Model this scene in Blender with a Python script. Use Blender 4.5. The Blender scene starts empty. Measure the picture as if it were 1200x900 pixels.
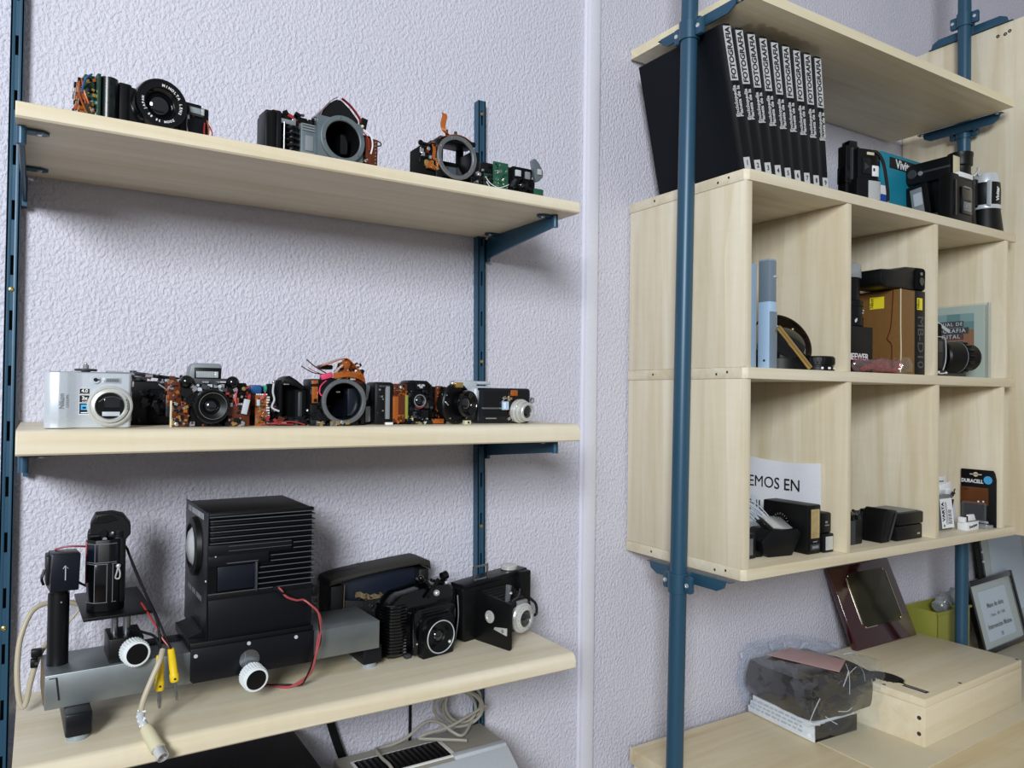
import bpy, bmesh, math, random
from mathutils import Matrix, Vector, Euler
S = bpy.context.scene
COL = S.collection
PI = math.pi
V = Vector

# ------------------------------------------------------------------ materials
def lin(h):
    h = h.lstrip('#')
    c = [int(h[i:i+2], 16)/255 for i in (0, 2, 4)]
    return tuple(x/12.92 if x <= .04045 else ((x+.055)/1.055)**2.4 for x in c) + (1,)
MATS = {}
def mat(name, col, rough=.5, metal=0., spec=.5, bump=0., bscale=400., coat=0., var=0., trans=0., emit=None):
    m = bpy.data.materials.new(name); m.use_nodes = True
    nt = m.node_tree; b = nt.nodes['Principled BSDF']
    c = lin(col) if isinstance(col, str) else col
    b.inputs['Base Color'].default_value = c
    b.inputs['Roughness'].default_value = rough
    b.inputs['Metallic'].default_value = metal
    b.inputs['Specular IOR Level'].default_value = spec
    if coat: b.inputs['Coat Weight'].default_value = coat; b.inputs['Coat Roughness'].default_value = .08
    if trans: b.inputs['Transmission Weight'].default_value = trans
    tc = nt.nodes.new('ShaderNodeTexCoord')
    nz = nt.nodes.new('ShaderNodeTexNoise'); nz.inputs['Scale'].default_value = bscale; nz.inputs['Detail'].default_value = 3
    nt.links.new(tc.outputs['Object'], nz.inputs['Vector'])
    v = var if var else .08
    mx = nt.nodes.new('ShaderNodeMix'); mx.data_type = 'RGBA'
    mx.inputs['A'].default_value = tuple(x*(1-v) for x in c[:3]) + (1,)
    mx.inputs['B'].default_value = tuple(min(1, x*(1+v)) for x in c[:3]) + (1,)
    nt.links.new(nz.outputs['Fac'], mx.inputs['Factor']); nt.links.new(mx.outputs['Result'], b.inputs['Base Color'])
    if bump:
        bp = nt.nodes.new('ShaderNodeBump'); bp.inputs['Strength'].default_value = bump; bp.inputs['Distance'].default_value = .001
        nt.links.new(nz.outputs['Fac'], bp.inputs['Height']); nt.links.new(bp.outputs['Normal'], b.inputs['Normal'])
    MATS[name] = m
    return m
def wood(name, axis, base='#ebe3cf', dark='#d3c4a3', seed=0., rough=.42, contrast=1.):
    m = bpy.data.materials.new(name); m.use_nodes = True
    nt = m.node_tree; b = nt.nodes['Principled BSDF']; N = nt.nodes.new; L = nt.links.new
    tc = N('ShaderNodeTexCoord'); mp = N('ShaderNodeMapping')
    sc = {'x': (.9, 14, 14), 'y': (14, .9, 14), 'z': (14, 14, .9)}[axis]
    mp.inputs['Scale'].default_value = sc; mp.inputs['Location'].default_value = (seed, seed*1.7, seed*.6)
    L(tc.outputs['Object'], mp.inputs['Vector'])
    n1 = N('ShaderNodeTexNoise'); n1.inputs['Scale'].default_value = 2.2; n1.inputs['Detail'].default_value = 6; n1.inputs['Roughness'].default_value = .62; n1.inputs['Distortion'].default_value = .6
    L(mp.outputs['Vector'], n1.inputs['Vector'])
    mp2 = N('ShaderNodeMapping'); mp2.inputs['Scale'].default_value = tuple(x*7 if x > 1 else x*2.5 for x in sc)
    L(tc.outputs['Object'], mp2.inputs['Vector'])
    n2 = N('ShaderNodeTexNoise'); n2.inputs['Scale'].default_value = 2.5; n2.inputs['Detail'].default_value = 3
    L(mp2.outputs['Vector'], n2.inputs['Vector'])
    # broad stave bands across the grain and faint cross figure
    mp3 = N('ShaderNodeMapping'); mp3.inputs['Scale'].default_value = tuple(9 if x > 1 else .7 for x in sc)
    L(tc.outputs['Object'], mp3.inputs['Vector'])
    n3 = N('ShaderNodeTexVoronoi'); n3.inputs['Scale'].default_value = 1.3; L(mp3.outputs['Vector'], n3.inputs['Vector'])
    mp4 = N('ShaderNodeMapping'); mp4.inputs['Scale'].default_value = tuple(12 if x > 1 else 60 for x in sc)
    L(tc.outputs['Object'], mp4.inputs['Vector'])
    n4 = N('ShaderNodeTexNoise'); n4.inputs['Scale'].default_value = 1.6; n4.inputs['Detail'].default_value = 2; L(mp4.outputs['Vector'], n4.inputs['Vector'])
    r1 = N('ShaderNodeMapRange'); r1.inputs['From Min'].default_value = .38; r1.inputs['From Max'].default_value = .72
    L(n1.outputs['Fac'], r1.inputs['Value'])
    a = N('ShaderNodeMath'); a.operation = 'MULTIPLY_ADD'; a.inputs[1].default_value = .22
    L(n2.outputs['Fac'], a.inputs[0]); L(r1.outputs['Result'], a.inputs[2])
    sp = N('ShaderNodeSeparateColor'); L(n3.outputs['Color'], sp.inputs['Color'])
    a2 = N('ShaderNodeMath'); a2.operation = 'MULTIPLY_ADD'; a2.inputs[1].default_value = .5
    L(sp.outputs['Red'], a2.inputs[0]); L(a.outputs['Value'], a2.inputs[2])
    a3 = N('ShaderNodeMath'); a3.operation = 'MULTIPLY_ADD'; a3.inputs[1].default_value = .3
    L(n4.outputs['Fac'], a3.inputs[0]); L(a2.outputs['Value'], a3.inputs[2])
    r2 = N('ShaderNodeMapRange'); r2.inputs['From Min'].default_value = .15; r2.inputs['From Max'].default_value = 1.6/contrast
    L(a3.outputs['Value'], r2.inputs['Value'])
    mx = N('ShaderNodeMix'); mx.data_type = 'RGBA'; mx.inputs['A'].default_value = lin(base); mx.inputs['B'].default_value = lin(dark)
    L(r2.outputs['Result'], mx.inputs['Factor']); L(mx.outputs['Result'], b.inputs['Base Color'])
    b.inputs['Roughness'].default_value = rough; b.inputs['Specular IOR Level'].default_value = .35
    bp = N('ShaderNodeBump'); bp.inputs['Strength'].default_value = .08; bp.inputs['Distance'].default_value = .0006
    L(n2.outputs['Fac'], bp.inputs['Height']); L(bp.outputs['Normal'], b.inputs['Normal'])
    MATS[name] = m
def clear(name, tint='#ffffff', alpha=.25, rough=.08, bump=0., bscale=60, fmax=None):
    m = bpy.data.materials.new(name); m.use_nodes = True
    nt = m.node_tree; nt.nodes.clear(); N = nt.nodes.new; L = nt.links.new
    o = N('ShaderNodeOutputMaterial'); mx = N('ShaderNodeMixShader'); t = N('ShaderNodeBsdfTransparent'); p = N('ShaderNodeBsdfPrincipled')
    t.inputs['Color'].default_value = lin(tint); p.inputs['Base Color'].default_value = lin(tint); p.inputs['Roughness'].default_value = rough
    lw = N('ShaderNodeLayerWeight'); lw.inputs['Blend'].default_value = .35
    mr = N('ShaderNodeMapRange'); mr.inputs['To Min'].default_value = alpha; mr.inputs['To Max'].default_value = (fmax if fmax is not None else min(1, alpha+.5))
    L(lw.outputs['Facing'], mr.inputs['Value']); L(mr.outputs['Result'], mx.inputs['Fac'])
    if bump:
        tc = N('ShaderNodeTexCoord'); nw = N('ShaderNodeTexNoise'); nw.inputs['Scale'].default_value = bscale*.7; nw.inputs['Detail'].default_value = 2; L(tc.outputs['Object'], nw.inputs['Vector'])
        ad = N('ShaderNodeMix'); ad.data_type = 'RGBA'; ad.inputs['Factor'].default_value = .12; L(tc.outputs['Object'], ad.inputs['A']); L(nw.outputs['Color'], ad.inputs['B'])
        nz = N('ShaderNodeTexVoronoi'); nz.inputs['Scale'].default_value = bscale; L(ad.outputs['Result'], nz.inputs['Vector'])
        bp = N('ShaderNodeBump'); bp.inputs['Strength'].default_value = bump; bp.inputs['Distance'].default_value = .03
        L(nz.outputs['Distance'], bp.inputs['Height']); L(bp.outputs['Normal'], p.inputs['Normal']); L(bp.outputs['Normal'], lw.inputs['Normal'])
    L(t.outputs[0], mx.inputs[1]); L(p.outputs[0], mx.inputs[2]); L(mx.outputs[0], o.inputs['Surface'])
    MATS[name] = m
def film(name, tint, gloss, bscale, dif=.03, rough=.1):
    m = bpy.data.materials.new(name); m.use_nodes = True
    nt = m.node_tree; nt.nodes.clear(); N = nt.nodes.new; L = nt.links.new
    o = N('ShaderNodeOutputMaterial'); t = N('ShaderNodeBsdfTransparent'); g = N('ShaderNodeBsdfGlossy'); d = N('ShaderNodeBsdfDiffuse')
    t.inputs['Color'].default_value = lin(tint); g.inputs['Color'].default_value = (gloss, gloss, gloss, 1); g.inputs['Roughness'].default_value = rough; d.inputs['Color'].default_value = (dif, dif, dif, 1)
    tc = N('ShaderNodeTexCoord'); nw = N('ShaderNodeTexNoise'); nw.inputs['Scale'].default_value = bscale*.8; nw.inputs['Detail'].default_value = 3; L(tc.outputs['Object'], nw.inputs['Vector'])
    ad = N('ShaderNodeMix'); ad.data_type = 'RGBA'; ad.inputs['Factor'].default_value = .1; L(tc.outputs['Object'], ad.inputs['A']); L(nw.outputs['Color'], ad.inputs['B'])
    nz = N('ShaderNodeTexNoise'); nz.noise_type = 'RIDGED_MULTIFRACTAL'; nz.inputs['Scale'].default_value = bscale*.6; nz.inputs['Detail'].default_value = 2; L(ad.outputs['Result'], nz.inputs['Vector'])
    bp = N('ShaderNodeBump'); bp.inputs['Strength'].default_value = 1; bp.inputs['Distance'].default_value = .012
    L(nz.outputs['Fac'], bp.inputs['Height']); L(bp.outputs['Normal'], g.inputs['Normal'])
    a = N('ShaderNodeAddShader'); b = N('ShaderNodeAddShader'); L(t.outputs[0], a.inputs[0]); L(g.outputs[0], a.inputs[1]); L(a.outputs[0], b.inputs[0]); L(d.outputs[0], b.inputs[1]); L(b.outputs[0], o.inputs['Surface'])
    MATS[name] = m
def plaster(name):
    m = bpy.data.materials.new(name); m.use_nodes = True
    nt = m.node_tree; b = nt.nodes['Principled BSDF']; N = nt.nodes.new; L = nt.links.new
    tc = N('ShaderNodeTexCoord'); mp = N('ShaderNodeMapping'); mp.inputs['Scale'].default_value = (1, 1, .8)
    L(tc.outputs['Object'], mp.inputs['Vector'])
    n1 = N('ShaderNodeTexNoise'); n1.inputs['Scale'].default_value = 200; n1.inputs['Detail'].default_value = 2.; n1.inputs['Distortion'].default_value = .35
    n2 = N('ShaderNodeTexNoise'); n2.inputs['Scale'].default_value = 330; n2.inputs['Detail'].default_value = 2
    n3 = N('ShaderNodeTexNoise'); n3.inputs['Scale'].default_value = 5; n3.inputs['Detail'].default_value = 3
    for n in (n1, n2, n3): L(mp.outputs['Vector'], n.inputs['Vector'])
    r = N('ShaderNodeMapRange'); r.inputs['From Min'].default_value = .32; r.inputs['From Max'].default_value = .72
    L(n1.outputs['Fac'], r.inputs['Value'])
    a = N('ShaderNodeMath'); a.operation = 'MULTIPLY_ADD'; a.inputs[1].default_value = .25
    L(n2.outputs['Fac'], a.inputs[0]); L(r.outputs['Result'], a.inputs[2])
    bp = N('ShaderNodeBump'); bp.inputs['Strength'].default_value = .66; bp.inputs['Distance'].default_value = .0025
    L(a.outputs['Value'], bp.inputs['Height']); L(bp.outputs['Normal'], b.inputs['Normal'])
    mx = N('ShaderNodeMix'); mx.data_type = 'RGBA'; mx.inputs['A'].default_value = lin('#c9c9d8'); mx.inputs['B'].default_value = lin('#d5d3de')
    L(n3.outputs['Fac'], mx.inputs['Factor']); L(mx.outputs['Result'], b.inputs['Base Color'])
    b.inputs['Roughness'].default_value = .55; b.inputs['Specular IOR Level'].default_value = .4
    MATS[name] = m
plaster('plaster')
wood('wood_x', 'x', seed=.3); wood('wood_z', 'z', seed=2.1); wood('wood_y', 'y', seed=5.)
wood('wood_edge', 'x', '#f0e7cc', '#e0d2ac', 7.)
wood('wood_box', 'x', '#ebe1c8', '#d9c8a4', 3.3, contrast=.8)
wood('wood_desk', 'x', '#e8dbbb', '#d2be94', 9.1)
mat('mat_board', '#d3c8ac', .35, var=.05, bscale=20)
mat('trim_white', '#dcdce6', .35); mat('floor_tile', '#6e5f50', .5, var=.2, bscale=6)
mat('steel_blue', '#2a5068', .38, .15, bump=.05, bscale=900); mat('film_dark', '#0b1414', .3, coat=.1); mat('fin_edge', '#63686d', .4, .4); mat('wire_red', '#a4474a', .4); mat('steel_dark', '#14262f', .6)
mat('black', '#0a0b0d', .42, spec=.3, bump=.08, bscale=1500); mat('black_gloss', '#060709', .15, coat=.25); mat('black_matte', '#060708', .75, spec=.15, bump=.25, bscale=1300)
mat('black_metal', '#0f1117', .36, .1, spec=.35, bump=.05, bscale=800); mat('blue_black', '#0e1420', .33, .1)
mat('dark_grey', '#35373b', .5); mat('grey', '#80858a', .45); mat('light_grey', '#b9bfc6', .4)
mat('chrome', '#dcdee0', .22, .6); mat('steel', '#a9adb2', .3, 1.); mat('worn_steel', '#8c9092', .38, .85, var=.3, bscale=40, bump=.05); mat('mount_steel', '#9fa4a8', .3, .9)
mat('aluminium', '#8d9496', .42, .8, var=.25, bscale=25, bump=.04); mat('silver_plastic', '#cdd4dc', .32, .3, coat=.3); mat('silver_ring', '#cfd0cc', .32, .35)
mat('zinc', '#717c82', .5, .5, var=.2, bscale=60)
mat('pcb', '#17523a', .4, coat=.3, var=.25, bscale=300); mat('pcb_dark', '#16382a', .45, var=.3, bscale=300); mat('flex', '#a8591b', .32, .2, coat=.4, var=.3, bscale=200); mat('flex_dark', '#5f2a10', .35, .2, coat=.3, var=.35, bscale=200)
mat('copper', '#c47a3a', .3, .8); mat('gold', '#dcb872', .25, .85); mat('solder', '#d8dadd', .25, .9)
mat('red_wire', '#9c2c2b', .4); mat('pink', '#d8416a', .5); mat('teal_part', '#2f9c8c', .4); mat('blue_part', '#24568f', .45); mat('white_plastic', '#e8e8e6', .4); mat('knob_white', '#e6ecee', .35)
mat('yellow', '#e8c61c', .35, var=.12, bscale=150); mat('lime', '#a9b92c', .5); mat('beige_cable', '#b5ab94', .5); mat('grey_cable', '#9b978c', .5); mat('clear_grey', '#8f9a9f', .25)
mat('leather', '#0b0c0f', .5, bump=.6, bscale=500, var=.3); mat('worn_leather', '#6b5c42', .8, bump=.8, bscale=350, var=.5); mat('leather_edge', '#26241f', .7, bump=.5, bscale=400, var=.4); mat('leather_blue', '#141c2b', .45, bump=.3, bscale=300)
mat('glass_dark', '#0a0d14', .05, coat=1., spec=.8); mat('glass_blue', '#18233a', .05, coat=1., spec=.8); mat('glass_grey', '#5d666c', .1, coat=.8)
mat('flash_lens', '#cfd2d2', .18, .35, coat=.8, bump=.4, bscale=700); mat('flash_amber', '#c8b078', .2, .4, coat=.6, var=.4, bscale=120); mat('cream', '#cfc8a8', .35)
mat('cover_dark', '#070d14', .6, spec=.2, bump=.15, bscale=900); mat('spine_dark', '#0d0f12', .55, spec=.25, bump=.2, bscale=1200); mat('pages', '#c9c3b4', .8); mat('silver_foil', '#c9cacb', .5); mat('ink', '#101014', .6)
mat('teal_card', '#12809a', .5); mat('teal_dark', '#0f6b84', .5); mat('white_card', '#e9ebee', .5); mat('blue_card', '#1f4fa8', .5); mat('gold_card', '#7d5a30', .45, .1, var=.12, bscale=80); mat('black_card', '#0d0e11', .5, spec=.3); mat('yellow_card', '#ecd92a', .5); mat('mb_text', '#4b5156', .45)
mat('paper', '#e6e9f2', .7); mat('paper_warm', '#dcd9cb', .7); mat('frame_mat', '#cfcdc2', .7); mat('frame_inner', '#dfe2e6', .7); mat('pink_paper', '#c79f9c', .6)
mat('mahogany', '#33090d', .12, coat=1., var=.3, bscale=60); mat('plate_dark', '#4a4738', .22, .85, var=.35, bscale=18); mat('brass_edge', '#d9d2bd', .2, .9)
mat('case_blue', '#8fa9c2', .2, coat=.6, var=.12, bscale=40); mat('case_pale', '#a9c6e4', .25, coat=.5); mat('case_grey', '#748392', .3, coat=.4)
mat('duracell_copper', '#7a4829', .3, .5); mat('sky_sticker', '#47a9df', .4); mat('varta_grey', '#6d6a6c', .4); mat('tub_green', '#8c8e3c', .4)
mat('cover_pale', '#cfd3c4', .5); mat('c_teal', '#9cb8b4', .5); mat('c_teal2', '#6f9c9b', .5); mat('c_green', '#8c9a4a', .5); mat('c_orange', '#b06a3a', .5); mat('c_red', '#9c3b30', .5); mat('c_dark', '#2a1e20', .5); mat('c_maroon', '#571f22', .5)
mat('screw_brass', '#c2ab6b', .3, .9); mat('cable_red', '#8f2b33', .4); mat('splat', '#1b1712', .8)
clear('clear_plastic', '#f2f6f8', .02, .08, fmax=.22); film('clear_bag', '#f1f4f7', .10, 22, .012); clear('fold_highlight', '#f6f9fb', .22, .12, fmax=.75); film('clear_pink', '#e6b9bd', .09, 40, .05); clear('clear_cap', '#c6ccd0', .35, .12); clear('hood_clear', '#2a1d16', .75, .08)

# ------------------------------------------------------------------ things and parts
def thing(name, label, cat, loc=(0, 0, 0), rz=0., group=None):
    o = bpy.data.objects.new(name, None); COL.objects.link(o)
    o.empty_display_size = .02
    o.location = loc; o.rotation_euler = (0, 0, math.radians(rz))
    o['label'] = label; o['category'] = cat
    if group: o['group'] = group
    return o
def basis(o, x, up):
    """matrix whose local x runs along x, local y along up and local z out of the face"""
    x = V(x).normalized(); u = V(up); u = (u-x*u.dot(x)).normalized(); n = x.cross(u)
    return Matrix(((x.x, u.x, n.x, o[0]), (x.y, u.y, n.y, o[1]), (x.z, u.z, n.z, o[2]), (0, 0, 0, 1)))
def rot(rx=0, ry=0, rz=0): return Euler((math.radians(rx), math.radians(ry), math.radians(rz))).to_matrix().to_4x4()
def spline(pts, k=6):
    pts = [V(p) for p in pts]
    if len(pts) < 3: return pts
    out = []
    for i in range(len(pts)-1):
        p0 = pts[max(0, i-1)]; p1 = pts[i]; p2 = pts[i+1]; p3 = pts[min(len(pts)-1, i+2)]
        for j in range(k):
            t = j/k
            out.append(.5*((2*p1)+(p2-p0)*t+(2*p0-5*p1+4*p2-p3)*t*t+(3*p1-p0-3*p2+p3)*t**3))
    out.append(pts[-1]); return out
class P:
    def __init__(s, name, par=None, world=False):
        s.name = name; s.par = par; s.bm = bmesh.new(); s.mats = []
        s.B = Matrix.Identity(4)
        if world and par is not None:
            r = par
            while r.parent: r = r.parent
            s.B = Matrix.Translation(-V(r.location))
    def mi(s, m):
        if m not in s.mats: s.mats.append(m)
        return s.mats.index(m)
    def merge(s, t, m, M=None):
        M = s.B @ (M if M is not None else Matrix.Identity(4)); i = s.mi(m)
        flip = M.determinant() < 0
        vs = [s.bm.verts.new(M @ v.co) for v in t.verts]
        t.verts.index_update()
        for f in t.faces:
            q = [vs[v.index] for v in f.verts]
            if flip: q.reverse()
            try: g = s.bm.faces.new(q); g.material_index = i
            except ValueError: pass
        t.free(); return s
    def raw(s, verts, faces, m, M=None):
        M = s.B @ (M if M is not None else Matrix.Identity(4)); i = s.mi(m)
        vs = [s.bm.verts.new(M @ V(v)) for v in verts]
        for f in faces:
            try: g = s.bm.faces.new([vs[k] for k in f]); g.material_index = i
            except ValueError: pass
        return s
    def box(s, c, d, m, bev=0., R=None, seg=2):
        t = bmesh.new(); bmesh.ops.create_cube(t, size=1)
        for v in t.verts: v.co = V((v.co.x*d[0], v.co.y*d[1], v.co.z*d[2]))
        if bev:
            bev = min(bev, .49*min(d)); bmesh.ops.bevel(t, geom=list(t.edges), offset=bev, segments=seg, profile=.5, affect='EDGES')
        M = Matrix.Translation(V(c))
        if R is not None: M = M @ R
        return s.merge(t, m, M)
    def bx(s, x0, x1, y0, y1, z0, z1, m, bev=0., seg=2):
        return s.box(((x0+x1)/2, (y0+y1)/2, (z0+z1)/2), (abs(x1-x0), abs(y1-y0), abs(z1-z0)), m, bev, None, seg)
    def lathe(s, c, ax, prof, m, n=32, closed=False, open0=False):
        ax = V(ax).normalized(); h = V((0, 0, 1)) if abs(ax.z) < .9 else V((0, 1, 0))
        x = h.cross(ax).normalized(); y = ax.cross(x); c = V(c)
        vs = []; fs = []; k = len(prof)
        for r, hh in prof:
            for j in range(n):
                a = 2*PI*j/n; vs.append(c+ax*hh+(x*math.cos(a)+y*math.sin(a))*r)
        for i in range(k if closed else k-1):
            i2 = (i+1) % k
            for j in range(n):
                fs.append((i*n+j, i*n+(j+1) % n, i2*n+(j+1) % n, i2*n+j))
        if not closed:
            if prof[0][0] > 1e-6 and not open0: fs.append(tuple(range(n-1, -1, -1)))
            if prof[-1][0] > 1e-6: fs.append(tuple((k-1)*n+j for j in range(n)))
        t = bmesh.new(); tv = [t.verts.new(v) for v in vs]
        for f in fs:
            try: t.faces.new([tv[q] for q in f])
            except ValueError: pass
        bmesh.ops.remove_doubles(t, verts=t.verts, dist=1e-6); bmesh.ops.recalc_face_normals(t, faces=t.faces)
        return s.merge(t, m)
    def cyl(s, p0, p1, r, m, r2=None, n=24, bev=0.):
        p0 = V(p0); p1 = V(p1); L = (p1-p0).length; r2 = r if r2 is None else r2
        pr = [(r, 0), (r2, L)] if not bev else [(r-bev, 0), (r, bev), (r2, L-bev), (r2-bev, L)]
        return s.lathe(p0, p1-p0, pr, m, n)
    def ring(s, c, ax, ro, ri, d, m, n=40, bev=.0006):
        return s.lathe(c, ax, [(ri, 0), (ro, 0), (ro, d-bev), (ro-bev, d), (ri+bev, d), (ri, d-bev)], m, n, True)
    def tube(s, pts, r, m, n=8, k=6):
        pts = spline(pts, k); N = len(pts); vs = []; fs = []
        up = V((.31, .22, .92)).normalized(); prev = None
        for i, p in enumerate(pts):
            t = (pts[min(N-1, i+1)]-pts[max(0, i-1)]).normalized()
            a = (up-t*up.dot(t)) if prev is None else (prev-t*prev.dot(t))
            if a.length < 1e-4: a = t.orthogonal()
            a.normalize(); prev = a; b = t.cross(a)
            for j in range(n):
                w = 2*PI*j/n; vs.append(p+(a*math.cos(w)+b*math.sin(w))*r)
        for i in range(N-1):
            for j in range(n): fs.append((i*n+j, i*n+(j+1) % n, (i+1)*n+(j+1) % n, (i+1)*n+j))
        fs.append(tuple(range(n-1, -1, -1))); fs.append(tuple((N-1)*n+j for j in range(n)))
        return s.raw(vs, fs, m)
    def ribbon(s, pts, w, th, wd, m, k=6):
        """flat strip along pts, width w in direction wd"""
        pts = spline(pts, k); wd = V(wd).normalized(); vs = []; fs = []; N = len(pts)
        for i, p in enumerate(pts):
            t = (pts[min(N-1, i+1)]-pts[max(0, i-1)]).normalized(); n = t.cross(wd).normalized()
            for a, b in ((-1, -1), (1, -1), (1, 1), (-1, 1)): vs.append(p+wd*(a*w/2)+n*(b*th/2))
        for i in range(N-1):
            for j in range(4): fs.append((i*4+j, i*4+(j+1) % 4, (i+1)*4+(j+1) % 4, (i+1)*4+j))
        fs += [(3, 2, 1, 0), tuple((N-1)*4+j for j in range(4))]
        return s.raw(vs, fs, m)
    def prism(s, poly, plane, a0, a1, m, bev=0., M=None):
        t = bmesh.new(); mk = {'xz': lambda p, a: (p[0], a, p[1]), 'yz': lambda p, a: (a, p[0], p[1]), 'xy': lambda p, a: (p[0], p[1], a)}[plane]
        A = [t.verts.new(mk(p, a0)) for p in poly]; Bv = [t.verts.new(mk(p, a1)) for p in poly]; n = len(poly)
        t.faces.new(A); t.faces.new(Bv[::-1])
        for i in range(n): t.faces.new((A[i], Bv[i], Bv[(i+1) % n], A[(i+1) % n]))
        bmesh.ops.recalc_face_normals(t, faces=t.faces)
        if bev: bmesh.ops.bevel(t, geom=list(t.edges), offset=bev, segments=2, profile=.5, affect='EDGES')
        return s.merge(t, m, M)
    def sph(s, c, r, m, sc=(1, 1, 1), R=None, n=20):
        t = bmesh.new(); bmesh.ops.create_uvsphere(t, u_segments=n, v_segments=n//2+2, radius=r)
        M = Matrix.Translation(V(c)) @ (R if R is not None else Matrix.Identity(4)) @ Matrix.Diagonal((*sc, 1))
        return s.merge(t, m, M)
    def plate_hole(s, x0, x1, z0, z1, cx, cz, r, y0, y1, m, n=48):
        vs = []; fs = []
        angs = sorted({2*PI*i/n for i in range(n)} | {math.atan2(z-cz, x-cx) % (2*PI) for x in (x0, x1) for z in (z0, z1)})
        for a in angs:
            c, q = math.cos(a), math.sin(a); k = []
            if abs(c) > 1e-9: k.append(((x1 if c > 0 else x0)-cx)/c)
            if abs(q) > 1e-9: k.append(((z1 if q > 0 else z0)-cz)/q)
            k = max(min(k), r+.0003)
            for y in (y0, y1): vs += [(cx+r*c, y, cz+r*q), (cx+k*c, y, cz+k*q)]
        N = len(angs)
        for i in range(N):
            a = i*4; b = ((i+1) % N)*4
            fs += [(a, b, b+1, a+1), (a+2, a+3, b+3, b+2), (a, a+2, b+2, b), (a+1, b+1, b+3, a+3)]
        return s.raw(vs, fs, m)
    def quad(s, a, b, c, d, m): return s.raw([a, b, c, d], [(0, 1, 2, 3)], m)
    def text(s, txt, size, M, m, bold=0., ext=.0002, align='CENTER', sx=1., sp=1., line=1.):
        cu = bpy.data.curves.new('t', 'FONT'); cu.body = txt; cu.size = 1; cu.offset = bold; cu.align_x = align; cu.align_y = 'CENTER'
        cu.resolution_u = 3; cu.extrude = ext/size; cu.space_character = sp; cu.space_line = line
        o = bpy.data.objects.new('t', cu)
        me = bpy.data.meshes.new_from_object(o)
        t = bmesh.new(); t.from_mesh(me)
        bpy.data.objects.remove(o); bpy.data.curves.remove(cu); bpy.data.meshes.remove(me)
        return s.merge(t, m, M @ Matrix.Diagonal((size*sx, size, size, 1)))
    def arc_text(s, txt, size, c, ax, up, r, a0, m, bold=0.02, gap=.8):
        ax = V(ax).normalized(); up = V(up); up = (up-ax*up.dot(ax)).normalized(); rt = up.cross(ax); a = a0
        for ch in txt:
            if ch != ' ':
                d = up*math.cos(a)+rt*math.sin(a); x = rt*math.cos(a)-up*math.sin(a)
                s.text(ch, size, basis(V(c)+d*r, x, d), m, bold)
            a += size*gap/r
        return s
    def clutter(s, x0, x1, z0, z1, y, n, mats, seed, smin=.0015, smax=.006, dep=.004, M=None):
        rnd = random.Random(seed); M = M if M is not None else Matrix.Identity(4)
        for i in range(n):
            x = rnd.uniform(x0, x1); z = rnd.uniform(z0, z1); w = rnd.uniform(smin, smax); h = rnd.uniform(smin, smax); d = rnd.uniform(.3, 1)*dep; m = rnd.choice(mats)
            w = min(w, 2*(x-x0)+.0008, 2*(x1-x)+.0008); h = min(h, 2*(z-z0)+.0008, 2*(z1-z)+.0008)
            if rnd.random() < .25:
                q = min(w, h)/2; s.lathe(M @ V((x, y, z)), M.to_3x3() @ V((0, -1, 0)), [(q, 0), (q, d), (q*.8, d*1.1)], m, 10)
            else:
                t = bmesh.new(); bmesh.ops.create_cube(t, size=1)
                for v in t.verts: v.co = V((v.co.x*w, v.co.y*d, v.co.z*h))
                s.merge(t, m, M @ Matrix.Translation((x, y-d/2, z)) @ rot(0, rnd.choice((0, 0, 0, 20, -30)), 0))
        return s
    def done(s, label=None, stuff=False, smooth=True, sharp=32):
        me = bpy.data.meshes.new(s.name); s.bm.normal_update(); s.bm.to_mesh(me); s.bm.free()
        for m in s.mats: me.materials.append(MATS[m])
        if smooth:
            me.polygons.foreach_set('use_smooth', [True]*len(me.polygons)); me.set_sharp_from_angle(angle=math.radians(sharp))
        o = bpy.data.objects.new(s.name, me); COL.objects.link(o)
        if s.par is not None: o.parent = s.par
        if label: o['label'] = label
        if stuff: o['kind'] = 'stuff'
        return o
def single(o, label, cat, group=None):
    o['label'] = label; o['category'] = cat
    if group: o['group'] = group
    return o
def reorigin(o, loc):
    o.data.transform(Matrix.Translation(-V(loc))); o.location = loc
    return o
def struct(o): o['kind'] = 'structure'; return o
def lens(par, c, ax, r, L, m='black_gloss', ringm=None, name='lens', gl='glass_dark', rg=.62):
    """a barrel with a stepped front and a domed glass sunk into it"""
    p = P(name, par)
    p.lathe(c, ax, [(r*.96, 0), (r, L*.1), (r, L*.8), (r*.96, L), (r*.88, L), (r*.84, L*.92), (r*(rg+.06), L*.72), (r*rg, L*.6), (0, L*.6)], m, 40)
    if ringm: p.ring(V(c)+V(ax).normalized()*(L*.93), ax, r*.99, r*.9, L*.09, ringm)
    o = p.done()
    q = P('glass', o); a = V(ax).normalized()
    q.lathe(V(c)+a*(L*.6), a, [(r*rg, 0), (r*rg*.8, L*.12), (r*rg*.45, L*.2), (0, L*.23)], gl, 32).done()
    return o
def place_copy(root, loc, rz, label, group=None):
    c = root.copy(); COL.objects.link(c); c.location = loc; c.rotation_euler = (root.rotation_euler.x, root.rotation_euler.y, math.radians(rz))
    c['label'] = label
    if group: c['group'] = group
    for ch in list(root.children):
        k = ch.copy(); COL.objects.link(k); k.parent = c
        for g in list(ch.children):
            h = g.copy(); COL.objects.link(h); h.parent = k
    return c

# ------------------------------------------------------------------ the setting
YW = 1.2
p = P('wall_back'); p.bx(-1.6, 4.2, YW, YW+.1, 0, 3.0, 'plaster'); struct(p.done())
p = P('floor'); p.bx(-3.5, 4.2, -4., YW, -.05, 0, 'floor_tile'); struct(p.done())
p = P('trim_1'); p.bx(.905, .9385, YW-.0035, YW-.0001, 0, 3., 'trim_white', .001); p.bx(.910, .9365, YW-.014, YW-.0035, 0, 3., 'trim_white', .0015); struct(p.done())

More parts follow.
